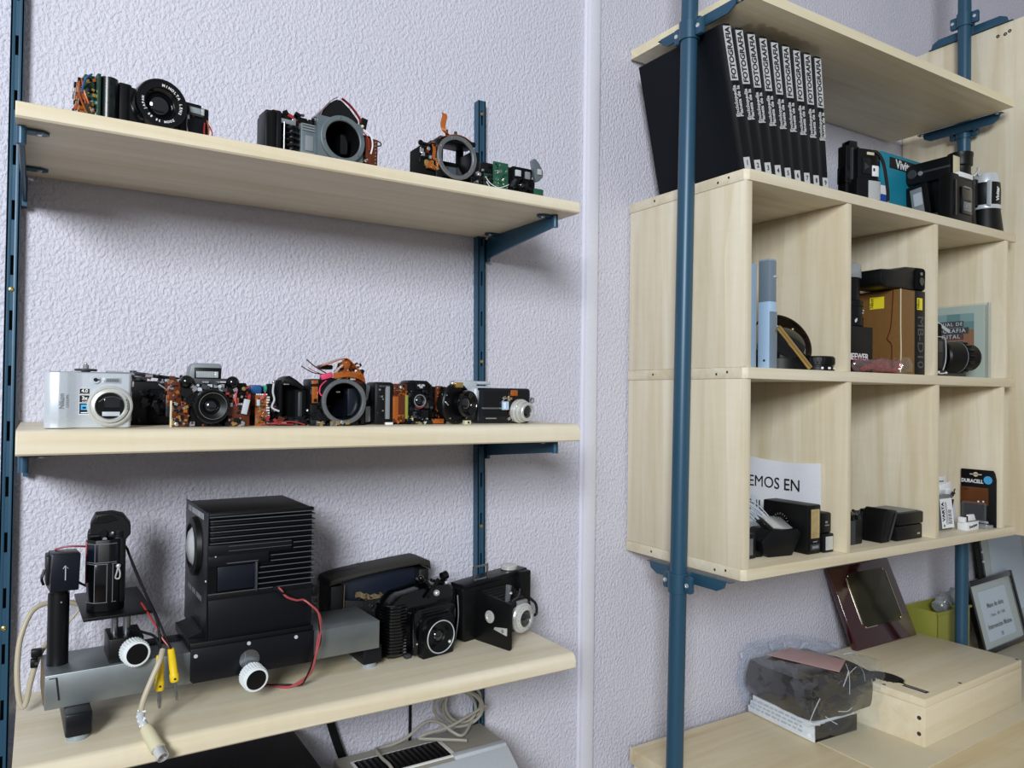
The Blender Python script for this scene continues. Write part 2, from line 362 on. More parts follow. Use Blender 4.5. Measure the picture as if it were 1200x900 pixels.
# ------------------------------------------------------------------ left shelving
def standard(x, label, tilt=0., z0=.35, z1=2.45, scr=(), slot0=2.02, n0=40):
    r = thing('shelf_standard', label, 'shelf upright', (x, YW-.0005, z0), 0)
    r.rotation_euler = (0, tilt, 0)
    H = z1-z0; w = .015; d = .0165; t = .0022
    p = P('rail', r)
    p.bx(-w/2, -w/2+t, -d, 0, 0, H, 'steel_blue'); p.bx(w/2-t, w/2, -d, 0, 0, H, 'steel_blue')
    per = .0722; sl = .026; sw = .0036
    p.bx(-w/2, -sw/2, -d, -d+t, 0, H, 'steel_blue', .0004); p.bx(sw/2, w/2, -d, -d+t, 0, H, 'steel_blue', .0004)
    z = (slot0-z0) % per; a = 0.
    while a < H:
        b = min(H, z)
        if b > a: p.bx(-sw/2, sw/2, -d, -d+t, a, b, 'steel_blue')
        a = z+sl; z += per
    p.bx(-w/2+t, w/2-t, -.004, -.001, 0, H, 'steel_dark')
    p.done()
    for zs in scr:
        q = P('screw', r); q.lathe((0, -d, zs-z0), (0, -1, 0), [(.0034, 0), (.003, .001), (.0012, .0016), (.001, .0006), (0, .0006)], 'screw_brass', 16).done()
    return r
standard(-.0345, 'steel blue slotted upright at the left end of the three shelves', 0, scr=(1.19, 1.63), slot0=2.01)
standard(.6865, 'steel blue slotted upright rising behind the right part of the three shelves', -.0129+.0005, z1=2.03, scr=(1.265, 1.56, 2.006), slot0=1.985, z0=.35)
def board(x0, x1, yf, z0, z1, label, rad):
    r = thing('wall_shelf', label, 'shelf', ((x0+x1)/2, (yf+YW)/2, z0), 0, )
    p = P('board', r, True)
    # front-top edge rounded
    prof = [(YW-.004, z0), (YW-.004, z1)]
    for k in range(7):
        a = k/6*PI/2; prof.append((yf+rad-rad*math.sin(a), z1-rad+rad*math.cos(a)))
    prof.append((yf, z0+.002)); prof.append((yf+.002, z0))
    p.prism(prof, 'yz', x0, x1, 'wood_x'); p.done()
    e = P('edge_band', r, True)
    for x, sgn in ((x0, -1), (x1, 1)):
        e.prism([(y+(.0006 if y < yf+.01 else 0), z) for y, z in prof], 'yz', x, x+sgn*.0008, 'wood_edge')
    e.done('paler end edging')
    return r
board(-.0269, .7074, .944, 1.785, 1.8026, 'thin pale wooden shelf at the top left carrying stripped cameras', .003)
board(-.0205, .7175, .950, 1.4295, 1.4566, 'thick pale wooden middle shelf with the silver compact at its end', .012)
board(-.0176, .7195, .957, 1.0735, 1.0968, 'thick pale wooden lower shelf holding the lamp house and folding cameras', .013)
def bracket(x, zt, side, label, hb=.038, hf=.0185, yf=.975):
    r = thing('shelf_bracket', label, 'shelf bracket', (x, YW-.02, zt-hb))
    p = P('arm', r, True)
    p.prism([(YW-.017, zt-.0006), (yf, zt-.0006), (yf, zt-hf), (YW-.017, zt-hb)], 'yz', x-.002, x+.002, 'steel_blue', .0004)
    p.cyl((x, yf, zt-hf-.001), (x, yf, zt-.0006), .0048, 'steel_blue', n=16)
    p.prism([(YW-.001, zt-.004), (YW-.018, zt-.004), (YW-.018, zt-hb-.006), (YW-.001, zt-hb-.006)], 'yz', x-.003, x+.003, 'steel_blue')
    p.done()
    for yy in (yf+.01, YW-.05):
        q = P('fixing_tab', r, True); x1 = x+side*.026
        q.prism([(x, yy-.008), (x1-side*.006, yy-.008), (x1, yy-.002), (x1, yy+.003), (x1-side*.005, yy+.008), (x, yy+.008)], 'xy', zt-.0032, zt-.0006, 'steel_blue')
        t = q.done(); s = P('screw', t, True); s.lathe((x+side*.016, yy, zt-.0032), (0, 0, -1), [(.0035, 0), (.003, .0013), (0, .0018)], 'chrome', 14).done()
    return r
bracket(-.0225, 1.785, 1, 'steel blue bracket under the left end of the thin top shelf')
bracket(.683, 1.785, -1, 'steel blue tapered bracket under the right end of the thin top shelf')
bracket(-.0145, 1.4295, 1, 'steel blue bracket under the left end of the middle shelf')
bracket(.688, 1.4295, -1, 'steel blue bracket arm under the right end of the middle shelf')
bracket(-.0145, 1.0735, 1, 'steel blue bracket under the left end of the lower shelf', yf=1.06)
bracket(.691, 1.0735, -1, 'steel blue bracket under the right end of the lower shelf', yf=1.06)

# ------------------------------------------------------------------ right shelving: poles, boards, pigeonholes
def pole(x0, y0, x1, y1, label, clamps, zb=0.):
    """leaning slightly: (x0,y0) at z=0, (x1,y1) at z=2.95"""
    r = thing('support_pole', label, 'pole', (x0, y0, zb))
    p = P('tube', r, True); p.cyl((x0, y0, zb), (x1, y1, 2.95), .0152, 'steel_blue', n=32).done()
    for zc, za, side, flip in clamps:
        k = zc/2.95; x = x0+(x1-x0)*k; y = y0+(y1-y0)*k
        c = P('clamp', r, True)
        c.ring((x, y, zc-.017), (0, 0, 1), .0185, .0155, .034, 'steel_blue', 32)
        for sg in (-1, 1):
            c.box((x, y+sg*.026, zc), (.012, .018, .03), 'steel_blue', .004)
        c.bx(x-.004+side*.014, x+.004+side*.014, y-.016, y+.016, min(zc, za), max(zc, za), 'steel_blue', .001)
        co = c.done()
        for sg in (-1, 1):
            q = P('screw', co, True); q.lathe((x-.006, y+sg*.027, zc), (-1, 0, 0), [(.0042, 0), (.0038, .0018), (.0016, .0022), (.0014, .001), (0, .001)], 'chrome', 14).done()
        a = P('bracket_arm', r, True); L = .095; xa = x+side*.0185; h = .02*(-1 if flip else 1)
        pts = [(y-L, za), (y+L, za), (y+L-.004, za-h*.6), (y+L-.02, za-h), (y-L+.02, za-h), (y-L+.004, za-h*.6)]
        a.prism(pts, 'yz', xa-.0018, xa+.0018, 'steel_blue', .0004)
        zf = za-.0014*(-1 if flip else 1)
        a.prism([(xa, y-L-.008), (xa+side*.013, y-L-.008), (xa+side*.016, y-L), (xa+side*.016, y+L), (xa+side*.013, y+L+.008), (xa, y+L+.008)], 'xy', za, zf, 'steel_blue')
        ao = a.done()
        for sg in (-1, 1):
            q = P('screw', ao, True); q.lathe((xa+side*.01, y+sg*(L-.004), zf), (0, 0, 1 if flip else -1), [(.004, 0), (.0034, .0015), (0, .002)], 'chrome', 14).done()
    return r
pole(.962, 1.0, 1.0065, 1.0, 'steel blue tubular pole standing beside the left side of the pigeonhole unit', [(2.168, 2.1955, 1, False), (1.168, 1.1868, 1, False)])
pole(1.973, 1.0215, 1.976, 1.0195, 'steel blue tubular pole behind the right end of the pigeonhole unit', [(2.18, 2.1955, -1, False), (2.466, 2.4315, 1, True), (1.168, 1.1868, -1, False)], .8)

XL, XR, CF = 1.024, 1.9565, .89
r = thing('wall_shelf', 'pale wooden shelf board at the top right above the black encyclopedia volumes', 'shelf', (1.48, 1.04, 2.196))
p = P('board', r, True); p.bx(XL, 1.943, CF, YW-.006, 2.1965, 2.215, 'wood_x', .0008); p.done()
p = P('edge_band', r, True); p.bx(XL, 1.943, CF-.0008, CF, 2.1965, 2.215, 'wood_edge'); p.bx(XL-.0008, XL, CF, YW-.006, 2.1965, 2.215, 'wood_edge'); p.done('paler edging')

cub = thing('pigeonhole_unit', 'pale wooden pigeonhole unit with six open compartments between blue poles', 'shelving unit', (1.49, 1.04, 1.187))
TC = .0195
for nm, z in (('top_board', 1.897), ('middle_board', 1.5538), ('bottom_board', 1.2062)):
    p = P(nm, cub, True)
    q = .012
    p.prism([(XL, YW-.005), (XR, YW-.005), (XR, CF), (XL+.008, CF), (XL, CF+.007)], 'xy', z-TC, z, 'wood_x', .0008)
    ob = p.done()
    e = P('nail_hole', ob, True)
    for yy in (.93, .955, 1.12): e.box((XL-.0002, yy, z-TC*.5+.003*math.sin(yy*300)), (.0006, .0035, .004), 'ink')
    e.done()
for xs, z0, z1 in (((1.3089, 1.6120, 1.9085), 1.5538, 1.897-TC), ((1.3115, 1.6195, 1.8935), 1.2062, 1.5538-TC)):
    for x in xs[:2]: P('divider', cub, True).bx(x, x+.013, CF+.002, YW-.006, z0+.0003, z1-.0003, 'wood_z', .0006).done()
    P('side_panel', cub, True).bx(xs[2], xs[2]+.015, CF+.002, YW-.006, z0+.0003, z1-.0003, 'wood_z', .0006).done()
    P('side_panel', cub, True).bx(XL+.001, XL+.018, CF+.003, YW-.006, z0+.0003, z1-.0003, 'wood_z', .0006).done()
r = thing('side_board', 'tall pale wooden side board beyond the right end of the pigeonhole unit', 'board', (2.009, .9, 1.18))
p = P('board', r, True); p.bx(1.999, 2.018, .6, YW-.004, 1.18, 2.431, 'wood_z', .0008); o = p.done()
p = P('screw_hole', o, True)
for y, z in ((1.144, 2.41), (.952, 2.405), (.925, 2.408), (.935, 2.404)): p.lathe((1.999, y, z), (-1, 0, 0), [(.004, -.001), (.0042, .0004), (.003, .0006), (0, -.0004)], 'ink', 12)
p.done('dark screw holes')

desk = thing('desk', 'pale wooden desk at the lower right under the pigeonhole unit', 'desk', (1.9, .8, 0))
ZD = .80
p = P('desk_top', desk, True); p.bx(1.012, 3.0, .40, 1.164, ZD-.03, ZD, 'wood_desk', .001); p.done()
P('end_panel', desk, True).bx(1.02, 1.04, .45, 1.16, 0, ZD-.03, 'wood_z', .001).done()
P('end_panel', desk, True).bx(2.95, 2.97, .45, 1.16, 0, ZD-.03, 'wood_z', .001).done()
o = reorigin(P('desk_mat').prism([(1.352, .805), (2.4, .85), (2.4, 1.12), (1.362, 1.10)], 'xy', ZD+.0002, ZD+.0022, 'mat_board', .0005).done(), (1.8, .95, ZD))
single(o, 'thin pale flat sheet on the desk under the wooden box', 'desk mat')
# lower shelf just under the picture edge
board(-.02, .70, .96, .765, .786, 'pale wooden shelf below the lower shelf under the grey appliance', .005)
# ================================================================== TOP SHELF
Z1, Z2, Z3 = 1.8026, 1.4566, 1.0968
BITS = ['black', 'dark_grey', 'black_gloss', 'black', 'solder', 'flex_dark', 'black_metal']
HOT = ['flex', 'flex_dark', 'flex_dark', 'black', 'solder', 'black', 'black_gloss', 'gold']
def wires(b, pairs, seed, mats=('red_wire', 'black', 'pink'), r=.0006, sag=.006):
    rnd = random.Random(seed)
    for i, (a, c) in enumerate(pairs):
        a = V(a); c = V(c); mid = (a+c)/2+V((rnd.uniform(-sag, sag), -abs(rnd.uniform(0, sag)), rnd.uniform(0, sag)))
        b.tube([a, mid, c], r, mats[i % len(mats)], 6, 5)
def board_face(b, x0, x1, z0, z1, y, th, seed, m='pcb', n=26, mats=None):
    """a circuit board facing -y with solder joints and components"""
    b.bx(x0, x1, y, y+th, z0, z1, m, .0004)
    b.clutter(x0+.001, x1-.001, z0+.001, z1-.001, y, n, mats or BITS, seed, .001, .005, .003)

# --- stripped compact with the big lens
t = thing('stripped_camera', 'black stripped compact camera with a big round lens at the left of the top shelf', 'camera', (.041, .972, Z1), 10, 'stripped cameras on the shelves')
p = P('body', t)
p.bx(.0, .135, .012, .042, 0, .05, 'black', .002)
p.bx(.031, .046, .006, .02, .0, .056, 'black', .003); p.bx(.038, .1, .006, .03, .004, .053, 'black_gloss', .002)
p.bx(.098, .134, .004, .03, .002, .049, 'black_metal', .002); p.bx(.006, .128, .012, .04, .048, .055, 'black', .002)
p.clutter(.094, .126, .03, .045, .004, 10, ['black_gloss', 'dark_grey', 'grey', 'solder'], 4, .002, .006, .002)
p.clutter(.04, .13, .001, .012, .006, 18, ['black', 'black_gloss', 'solder', 'dark_grey'], 5, .002, .006, .003)
p.done()
p = P('film_chamber', t); p.cyl((.021, .007, .003), (.021, .007, .055), .0095, 'film_dark', n=28)
for z in (.012, .034, .048): p.cyl((.021, .0, z), (.021, -.003, z), .0016, 'black', n=10)
p.bx(.0075, .011, -.001, .014, .002, .056, 'pcb_dark', .0005); p.done('glossy dark film chamber')
p = P('circuit_board', t); p.bx(-.004, .006, .006, .04, .002, .054, 'pcb_dark', .0006)
M = Matrix.Translation((-.004, .023, 0)) @ rot(0, 0, -90)
p.clutter(-.016, .016, .004, .052, 0, 70, HOT+['flex', 'red_wire', 'solder'], 11, .0015, .007, .006, M)
p.clutter(-.003, .009, .004, .05, .006, 30, HOT+['solder', 'pcb', 'teal_part'], 12, .0015, .005, .003)
wires(p, [((-.006, .012, .05), (.004, .006, .012)), ((-.007, .02, .052), (-.003, .006, .02)), ((-.008, .012, .046), (.0, .004, .006)), ((.002, .002, .054), (-.006, .01, .03))], 3, ('flex', 'red_wire', 'flex', 'blue_part'), .0011)
p.done('side board with orange wires')
P('back_door', t).bx(-.006, .13, .042, .047, .004, .05, 'black', .001).done()
lo = lens(t, (.073, .012, .0355), (0, -1, 0), .0295, .026, 'black_gloss', rg=.5)
p = P('lens_ring', lo); p.ring((.073, -.0105, .0355), (0, -1, 0), .0262, .0185, .003, 'black_metal', 48)
p.arc_text('MINOLTA LENS', .0042, (.073, -.0138, .0355), (0, -1, 0), (0, 0, 1), .0212, .05, 'white_plastic', .03, .86)
p.arc_text('ZOOM 38 80', .0036, (.073, -.0138, .0355), (0, -1, 0), (0, 0, 1), .0212, 2.5, 'white_plastic', .03, .9)
p.arc_text('JAPAN', .0036, (.073, -.0138, .0355), (0, -1, 0), (0, 0, 1), .0212, 4.2, 'white_plastic', .03, .9); p.done('lettered ring')
p = P('flash_window', t); p.bx(.108, .127, .001, .004, .036, .047, 'dark_grey', .001); p.bx(.1095, .1225, -.0004, .0015, .0385, .0455, 'clear_grey', .0004); p.bx(.1228, .1265, -.0006, .0015, .038, .046, 'flash_lens', .0004); p.done('grey flash window')
p = P('wire_bundle', t); wires(p, [((.128, .002, .03), (.128, .0, .004)), ((.131, .002, .034), (.131, .0, .006)), ((.133, .004, .03), (.134, .002, .003))], 8, ('red_wire', 'flex', 'red_wire'), .0009, .004)
p.tube([(.107, .001, .035), (.1055, -.001, .02), (.11, -.001, .005), (.114, .0, .001)], .0007, 'grey', 6); p.done('red and orange wires')

# --- stripped SLR body with grey mount ring
t = thing('stripped_camera', 'stripped reflex camera body with grey ring mount and winding spring on the top shelf', 'camera', (.238, .972, Z1), 5, 'stripped cameras on the shelves')
p = P('body', t)
p.bx(.0, .07, .012, .045, 0, .056, 'black', .002); p.bx(.128, .150, .012, .045, 0, .056, 'black', .002); p.bx(.06, .14, .04, .045, 0, .056, 'black', .002); p.bx(.003, .012, .002, .03, .001, .057, 'black_matte', .003)
p.bx(.012, .018, .004, .03, .001, .058, 'black_metal', .001)
p.clutter(.004, .06, .046, .062, .014, 24, BITS+['red_wire'], 21, .003, .008, .006)
p.bx(.002, .058, .016, .046, .054, .061, 'black', .002); p.bx(.012, .038, .006, .018, .044, .05, 'grey', .0006)
p.done()
p = P('winding_spring', t); pts = []
for i in range(61): a = i/60*2*PI*5; pts.append((.033+.008*math.cos(a), .008+.008*math.sin(a), .004+.038*i/60))
p.tube(pts, .0017, 'black_gloss', 8, 1); p.cyl((.022, .004, .003), (.022, .004, .045), .0013, 'steel', n=12); p.cyl((.033, .008, .002), (.033, .008, .044), .003, 'dark_grey', n=16); p.done('coiled black spring')
p = P('foot', t); p.bx(.012, .026, -.001, .012, 0, .003, 'lime', .0005); p.bx(.02, .025, -.003, .002, 0, .005, 'cream', .0006); p.done('yellow metal foot')
p = P('front_casting', t); p.bx(.044, .07, .004, .02, 0, .05, 'zinc', .002); p.plate_hole(.064, .129, 0, .063, .0985, .036, .0246, -.002, .010, 'zinc')
for z in (.006, .010, .040, .0435, .047): p.bx(.046, .062, .0025, .006, z, z+.0018, 'grey')
p.bx(.05, .061, .0028, .005, .014, .034, 'grey', .0008); p.clutter(.044, .064, .05, .06, .006, 12, BITS, 23, .002, .005, .004); p.done('grey metal front casting')
p = P('mount_ring', t); p.ring((.0985, -.002, .036), (0, -1, 0), .0315, .0245, .005, 'zinc', 48, .001)
for a in (20, 100, 190, 250, 320): p.cyl((.0985+.028*math.cos(math.radians(a)), -.0068, .036+.028*math.sin(math.radians(a))), (.0985+.028*math.cos(math.radians(a)), -.0078, .036+.028*math.sin(math.radians(a))), .0013, 'steel', n=10)
p.done()
p = P('mirror_box', t); p.lathe((.0985, -.004, .036), (0, 1, 0), [(.0245, 0), (.024, .006), (.023, .042), (0, .042)], 'black_matte', 40, open0=True); p.box((.106, .022, .034), (.012, .03, .028), 'black_gloss', .002); p.box((.0985, .024, .02), (.026, .001, .02), 'glass_dark', 0, rot(-35, 0, 0)); p.done('dark hollow mirror box')
p = P('prism_housing', t); p.prism([(.072, .062), (.125, .062), (.126, .07), (.112, .084), (.1, .0925), (.093, .0925), (.083, .085), (.071, .07)], 'xz', .004, .042, 'black_gloss', .003)
p.ribbon([(.07, .003, .064), (.074, .003, .074), (.084, .003, .087), (.094, .004, .0945)], .004, .0008, (0, 1, 0), 'flex_dark'); p.ribbon([(.127, .003, .066), (.125, .003, .074), (.112, .003, .087), (.1, .004, .0945)], .005, .0008, (0, 1, 0), 'red_wire'); p.done('pointed black prism housing')
p = P('flex_circuit', t); p.bx(.134, .152, -.001, .006, .0, .048, 'flex_dark', .0008); p.bx(.132, .153, .006, .04, 0, .05, 'flex_dark', .001)
p.clutter(.127, .137, .002, .02, -.001, 16, BITS+['solder', 'gold'], 27, .002, .006, .005)
for i in range(9): p.cyl((.148, -.001, .005+i*.0048), (.148, -.0025, .005+i*.0048), .0009, 'solder', n=8)
p.tube([(.13, .0, .058), (.14, -.003, .05), (.143, -.003, .038), (.141, -.002, .026)], .0011, 'white_plastic', 6)
p.tube([(.128, .0, .056), (.136, -.003, .046), (.138, -.003, .03)], .0008, 'red_wire', 6); p.tube([(.152, .004, .048), (.158, .004, .047), (.159, .004, .043), (.154, .004, .041)], .0009, 'black', 6); p.done('rust brown flexible circuit')
p = P('switch', t); p.box((.131, .002, .066), (.009, .006, .015), 'black', .0008, rot(0, 12, 0)); p.sph((.128, -.002, .061), .0022, 'cream'); p.done()

# --- DSLR mirror box with upright orange flex
t = thing('camera_mirror_box', 'camera mirror box with shiny ring and upright orange ribbon on the top shelf', 'camera part', (.455, .985, Z1), 0)
p = P('frame', t)
p.bx(.0, .034, .004, .04, 0, .055, 'black_matte', .002); p.bx(.024, .036, .0, .045, 0, .068, 'black', .002); p.bx(.082, .096, .0, .045, 0, .06, 'black', .002)
p.bx(.03, .09, .0, .045, 0, .013, 'black', .001); p.bx(.03, .09, .0, .03, .067, .074, 'black', .002); p.bx(.03, .09, .03, .045, .07, .075, 'black', .001)
p.bx(.03, .052, .04, .045, .012, .07, 'black_matte'); p.bx(.079, .09, .04, .045, .012, .07, 'black_matte'); p.bx(.05, .081, .04, .045, .012, .0505, 'black_matte')
p.clutter(.0, .028, .03, .06, .004, 22, BITS, 31, .003, .008, .005); p.cyl((.0, .006, .059), (.024, .006, .057), .0025, 'black', n=14); p.ring((.001, .004, .058), (0, -1, 0), .004, .0022, .002, 'black', 20)
p.clutter(.084, .098, .0, .03, .0, 14, BITS+['solder'], 33, .002, .006, .005); p.clutter(.03, .09, 0, .008, .0, 20, BITS+['gold', 'solder'], 34, .002, .006, .004)
p.done()
p = P('mount_ring', t); p.ring((.0565, -.001, .0445), (0, -1, 0), .0325, .0258, .004, 'mount_steel', 56, .001)
for i in range(8): a = i*PI/4+.3; p.cyl((.0565+.0292*math.cos(a), -.0049, .0445+.0292*math.sin(a)), (.0565+.0292*math.cos(a), -.0058, .0445+.0292*math.sin(a)), .0012, 'steel', n=10)
p.done('shiny metal lens mount ring')
p = P('mirror', t); p.box((.056, .022, .03), (.036, .0012, .03), 'glass_grey', 0, rot(-45, 0, 0)); p.prism([(.066, .02), (.078, .02), (.066, .036)], 'xz', .012, .018, 'dark_grey'); p.done('tilted grey mirror')
p = P('ribbon_cable', t); p.ribbon([(.054, .004, .077), (.042, .001, .078), (.036, .0, .082), (.035, .001, .09), (.038, .002, .103), (.0375, .004, .108)], .008, .0007, (.75, -.3, -.25), 'flex')
p.ribbon([(.03, .0, .07), (.05, -.001, .077), (.066, -.001, .077), (.08, .0, .072)], .007, .0008, (0, 1, 0), 'flex'); p.ribbon([(.019, .001, .062), (.0205, -.001, .05), (.02, -.001, .038), (.026, -.001, .034)], .005, .0007, (1, 0, 0), 'flex')
p.clutter(.006, .027, .022, .034, .001, 16, ['copper', 'flex', 'gold', 'copper'], 36, .004, .009, .004); p.done('orange flexible ribbon')
for x in (.047, .062):
    P('peg', t).cyl((x, .01, .07), (x-.002, .01, .087), .0022, 'black', n=14).done()

# --- green circuit board camera
t = thing('stripped_camera', 'stripped compact with green circuit board and clear end piece on the top shelf', 'camera', (.567, 1.0, Z1), 0, 'stripped cameras on the shelves')
p = P('body', t); p.bx(.0, .098, .006, .026, 0, .055, 'black', .002); p.bx(.052, .088, .0, .02, .03, .056, 'black_matte', .002); p.clutter(.0, .024, .02, .052, .006, 22, BITS+['pcb_dark'], 41, .002, .007, .004)
p.clutter(.05, .09, .008, .052, .004, 34, ['black', 'dark_grey', 'black_gloss', 'grey', 'solder'], 42, .003, .009, .005); p.bx(.056, .066, -.003, .004, .04, .05, 'light_grey', .001); p.bx(.074, .083, -.003, .004, .038, .05, 'grey', .001); p.done()
p = P('circuit_board', t); p.bx(.015, .042, -.003, -.001, .0, .056, 'pcb', .0006); p.bx(.04, .108, -.003, -.001, 0, .012, 'pcb', .0006); p.bx(.09, .108, -.003, -.001, 0, .026, 'pcb', .0006); p.bx(.0, .016, -.001, .001, .0, .036, 'pcb_dark', .0006)
p.clutter(.018, .04, .004, .052, -.003, 40, ['solder', 'pcb_dark', 'black', 'cream', 'solder'], 43, .0008, .003, .0015); p.clutter(.045, .105, .001, .01, -.003, 26, ['solder', 'cream', 'black', 'gold'], 44, .001, .004, .0015); p.clutter(.001, .015, .002, .034, -.001, 20, BITS, 45, .0015, .005, .003)
for x, z in ((.022, .03), (.034, .03), (.022, .018), (.028, .042)): p.ring((x, -.0032, z), (0, -1, 0), .0025, .0018, .0004, 'solder', 14)
p.tube([(.002, -.002, .03), (.008, -.006, .02), (.022, -.007, .015), (.038, -.005, .021), (.043, -.003, .024)], .0006, 'white_plastic', 6); p.tube([(.003, -.002, .024), (.01, -.007, .012), (.026, -.006, .008), (.036, -.004, .012)], .0006, 'white_plastic', 6); p.done('green circuit board')
lens(t, (.066, .004, .026), (0, -1, 0), .0105, .014, 'black', rg=.5)
p = P('window_piece', t); p.prism([(.086, .07), (.092, .074), (.1, .068), (.108, .056), (.108, .046), (.1, .038), (.094, .037)], 'xz', -.002, .006, 'glass_grey', .0015); p.box((.1, -.003, .053), (.008, .002, .009), 'flash_lens', .0006); p.done('clear grey end piece')

# ================================================================== MIDDLE SHELF
t = thing('compact_camera', 'silver compact digital camera standing at the left end of the middle shelf', 'camera', (.0035, .978, Z2), 0)
p = P('body', t)
p.prism([(.0, .004), (.001, .001), (.006, -.002), (.014, -.004), (.022, -.0025), (.03, .0015), (.036, .003), (.084, .003), (.0865, .006), (.0865, .026), (.083, .029), (.004, .029), (.0, .026)], 'xy', .0008, .063, 'silver_plastic', .0012)
p.bx(.004, .083, .004, .027, 0, .064, 'grey', .001); p.done()
p = P('lens', t); c = V((.0645, .003, .0255))
p.lathe(c, (0, -1, 0), [(.0235, 0), (.0233, .004), (.0215, .0055), (.0205, .0055), (.0195, .004), (.0185, .0045), (.0185, .0075), (.0165, .0085), (.0158, .0085), (.015, .006), (.0145, .003), (0, .003)], 'silver_ring', 56); lo = p.done('silver stepped lens ring')
q = P('barrel_opening', lo); q.lathe(c+V((0, -.0032, 0)), (0, -1, 0), [(.0146, 0), (.0146, .0006), (0, .0006)], 'black_gloss', 40); q.box((.0655, -.0005, .0165), (.018, .001, .005), 'light_grey', .0003); q.box((.0665, -.0008, .0285), (.016, .001, .014), 'glass_dark', .001); q.tube([(.053, -.0012, .03), (.06, -.0014, .035), (.069, -.0014, .036), (.076, -.0012, .033)], .0007, 'dark_grey', 6); q.done('dark open lens throat')
q = P('lettering', lo); q.arc_text('NIKKOR', .0024, c+V((0, -.0087, 0)), (0, -1, 0), (0, 0, 1), .0176, 1.15, 'dark_grey', .02, .9); q.done('dark lettering')
p = P('flash_window', t); p.bx(.0565, .0755, .0018, .005, .0515, .0585, 'light_grey', .001); p.bx(.058, .0742, .001, .005, .0525, .0575, 'clear_grey', .001)
for i in range(7): p.bx(.0605+i*.0018, .0612+i*.0018, .0006, .0015, .0535, .0565, 'dark_grey')
p.done('grey flash window')
p = P('viewfinder_window', t); p.cyl((.0495, .004, .0553), (.0495, .0012, .0553), .0045, 'light_grey', n=24); p.cyl((.0495, .0014, .0553), (.0495, .0006, .0553), .0022, 'glass_dark', n=20); p.cyl((.0525, .0014, .0553), (.0525, .0006, .0553), .001, 'dark_grey', n=12); p.done()
p = P('sticker', t); fy = .0026
p.bx(.0335, .0442, fy-.0002, .004, .0155, .0455, 'white_plastic')
for z0, z1 in ((.0385, .045), (.0295, .0375), (.0165, .0285)): p.bx(.034, .0437, fy-.0004, .004, z0, z1, 'blue_black')
p.text('4.0', .0052, basis((.0389, fy-.0006, .0425), (1, 0, 0), (0, 0, 1)), 'white_plastic', .03); p.text('MEGA PIXELS', .0014, basis((.0389, fy-.0006, .0392), (1, 0, 0), (0, 0, 1)), 'white_plastic', .02)
p.text('3x', .0056, basis((.0389, fy-.0006, .0342), (1, 0, 0), (0, 0, 1)), 'white_plastic', .03); p.text('ZOOM', .0016, basis((.0389, fy-.0006, .0306), (1, 0, 0), (0, 0, 1)), 'white_plastic', .02)
p.bx(.0355, .042, fy-.0006, .004, .021, .027, 'sky_sticker', 0); p.bx(.037, .0405, fy-.0008, .004, .0225, .0245, 'blue_black'); p.bx(.0355, .0422, fy-.0006, .004, .0173, .0185, 'white_plastic'); p.done('blue and white feature sticker')
p = P('lettering', t); p.text('Nikon', .0062, basis((.0165, -.00415, .031), (0, 0, 1), (-1, 0, 0)), 'grey', .02, sx=1.1); p.text('COOLPIX', .0034, basis((.0222, -.0026, .031), (0, 0, 1), (-1, -.35, 0)), 'grey', .01); p.done('grey lettering')
p = P('strap_lug', t); p.ring((.0875, .012, .051), (1, 0, 0), .0035, .0018, .002, 'chrome', 20); p.bx(.0862, .0875, .009, .02, .008, .042, 'light_grey', .0005); p.bx(-.0012, .0005, .006, .02, .01, .024, 'light_grey', .0004); p.bx(-.0012, .0005, .006, .02, .028, .04, 'light_grey', .0004); p.done()

# dark stripped body behind the silver compact
t = thing('stripped_camera', 'dark stripped camera lying behind the silver compact with levers on top', 'camera', (.045, 1.06, Z2), 0, 'stripped cameras on the shelves')
p = P('body', t); p.bx(.0, .135, .0, .055, 0, .056, 'black', .003); p.bx(.07, .13, -.008, .002, .002, .046, 'black_matte', .003); p.clutter(.06, .13, .004, .05, -.008, 30, ['black', 'black_gloss', 'dark_grey', 'blue_black'], 51, .003, .01, .005); p.bx(.09, .112, -.012, -.006, .01, .04, 'blue_black', .002); p.done()
p = P('top_plate', t); p.bx(.002, .07, .0, .05, .056, .061, 'dark_grey', .001); p.box((.05, .02, .0645), (.05, .03, .0035), 'grey', .0008, rot(0, 4, 0)); p.box((.085, .02, .062), (.06, .034, .004), 'black', .001, rot(0, 7, 0)); p.box((.105, .012, .0535), (.03, .02, .012), 'zinc', .002)
p.clutter(.03, .13, .054, .064, .0, 26, ['dark_grey', 'grey', 'black', 'flex_dark', 'solder'], 52, .003, .009, .004); p.cyl((.055, .015, .064), (.055, .015, .069), .004, 'dark_grey', n=16); p.done('metal top plate with levers')
p = P('dial', t); p.cyl((.002, .008, .061), (.002, .008, .0668), .005, 'dark_grey', n=20); p.cyl((.002, .008, .0668), (.002, .008, .0695), .0125, 'dark_grey', n=30, bev=.0008); p.cyl((.002, .008, .0695), (.002, .008, .0745), .0032, 'grey', n=14); p.sph((.002, .008, .0755), .0018, 'solder'); p.done()
p = P('wire', t); p.tube([(.082, -.01, .052), (.094, -.014, .042), (.1, -.014, .03), (.0985, -.014, .008)], .0009, 'grey', 6); p.tube([(.088, -.008, .054), (.098, -.014, .046)], .0007, 'blue_part', 6); p.done()

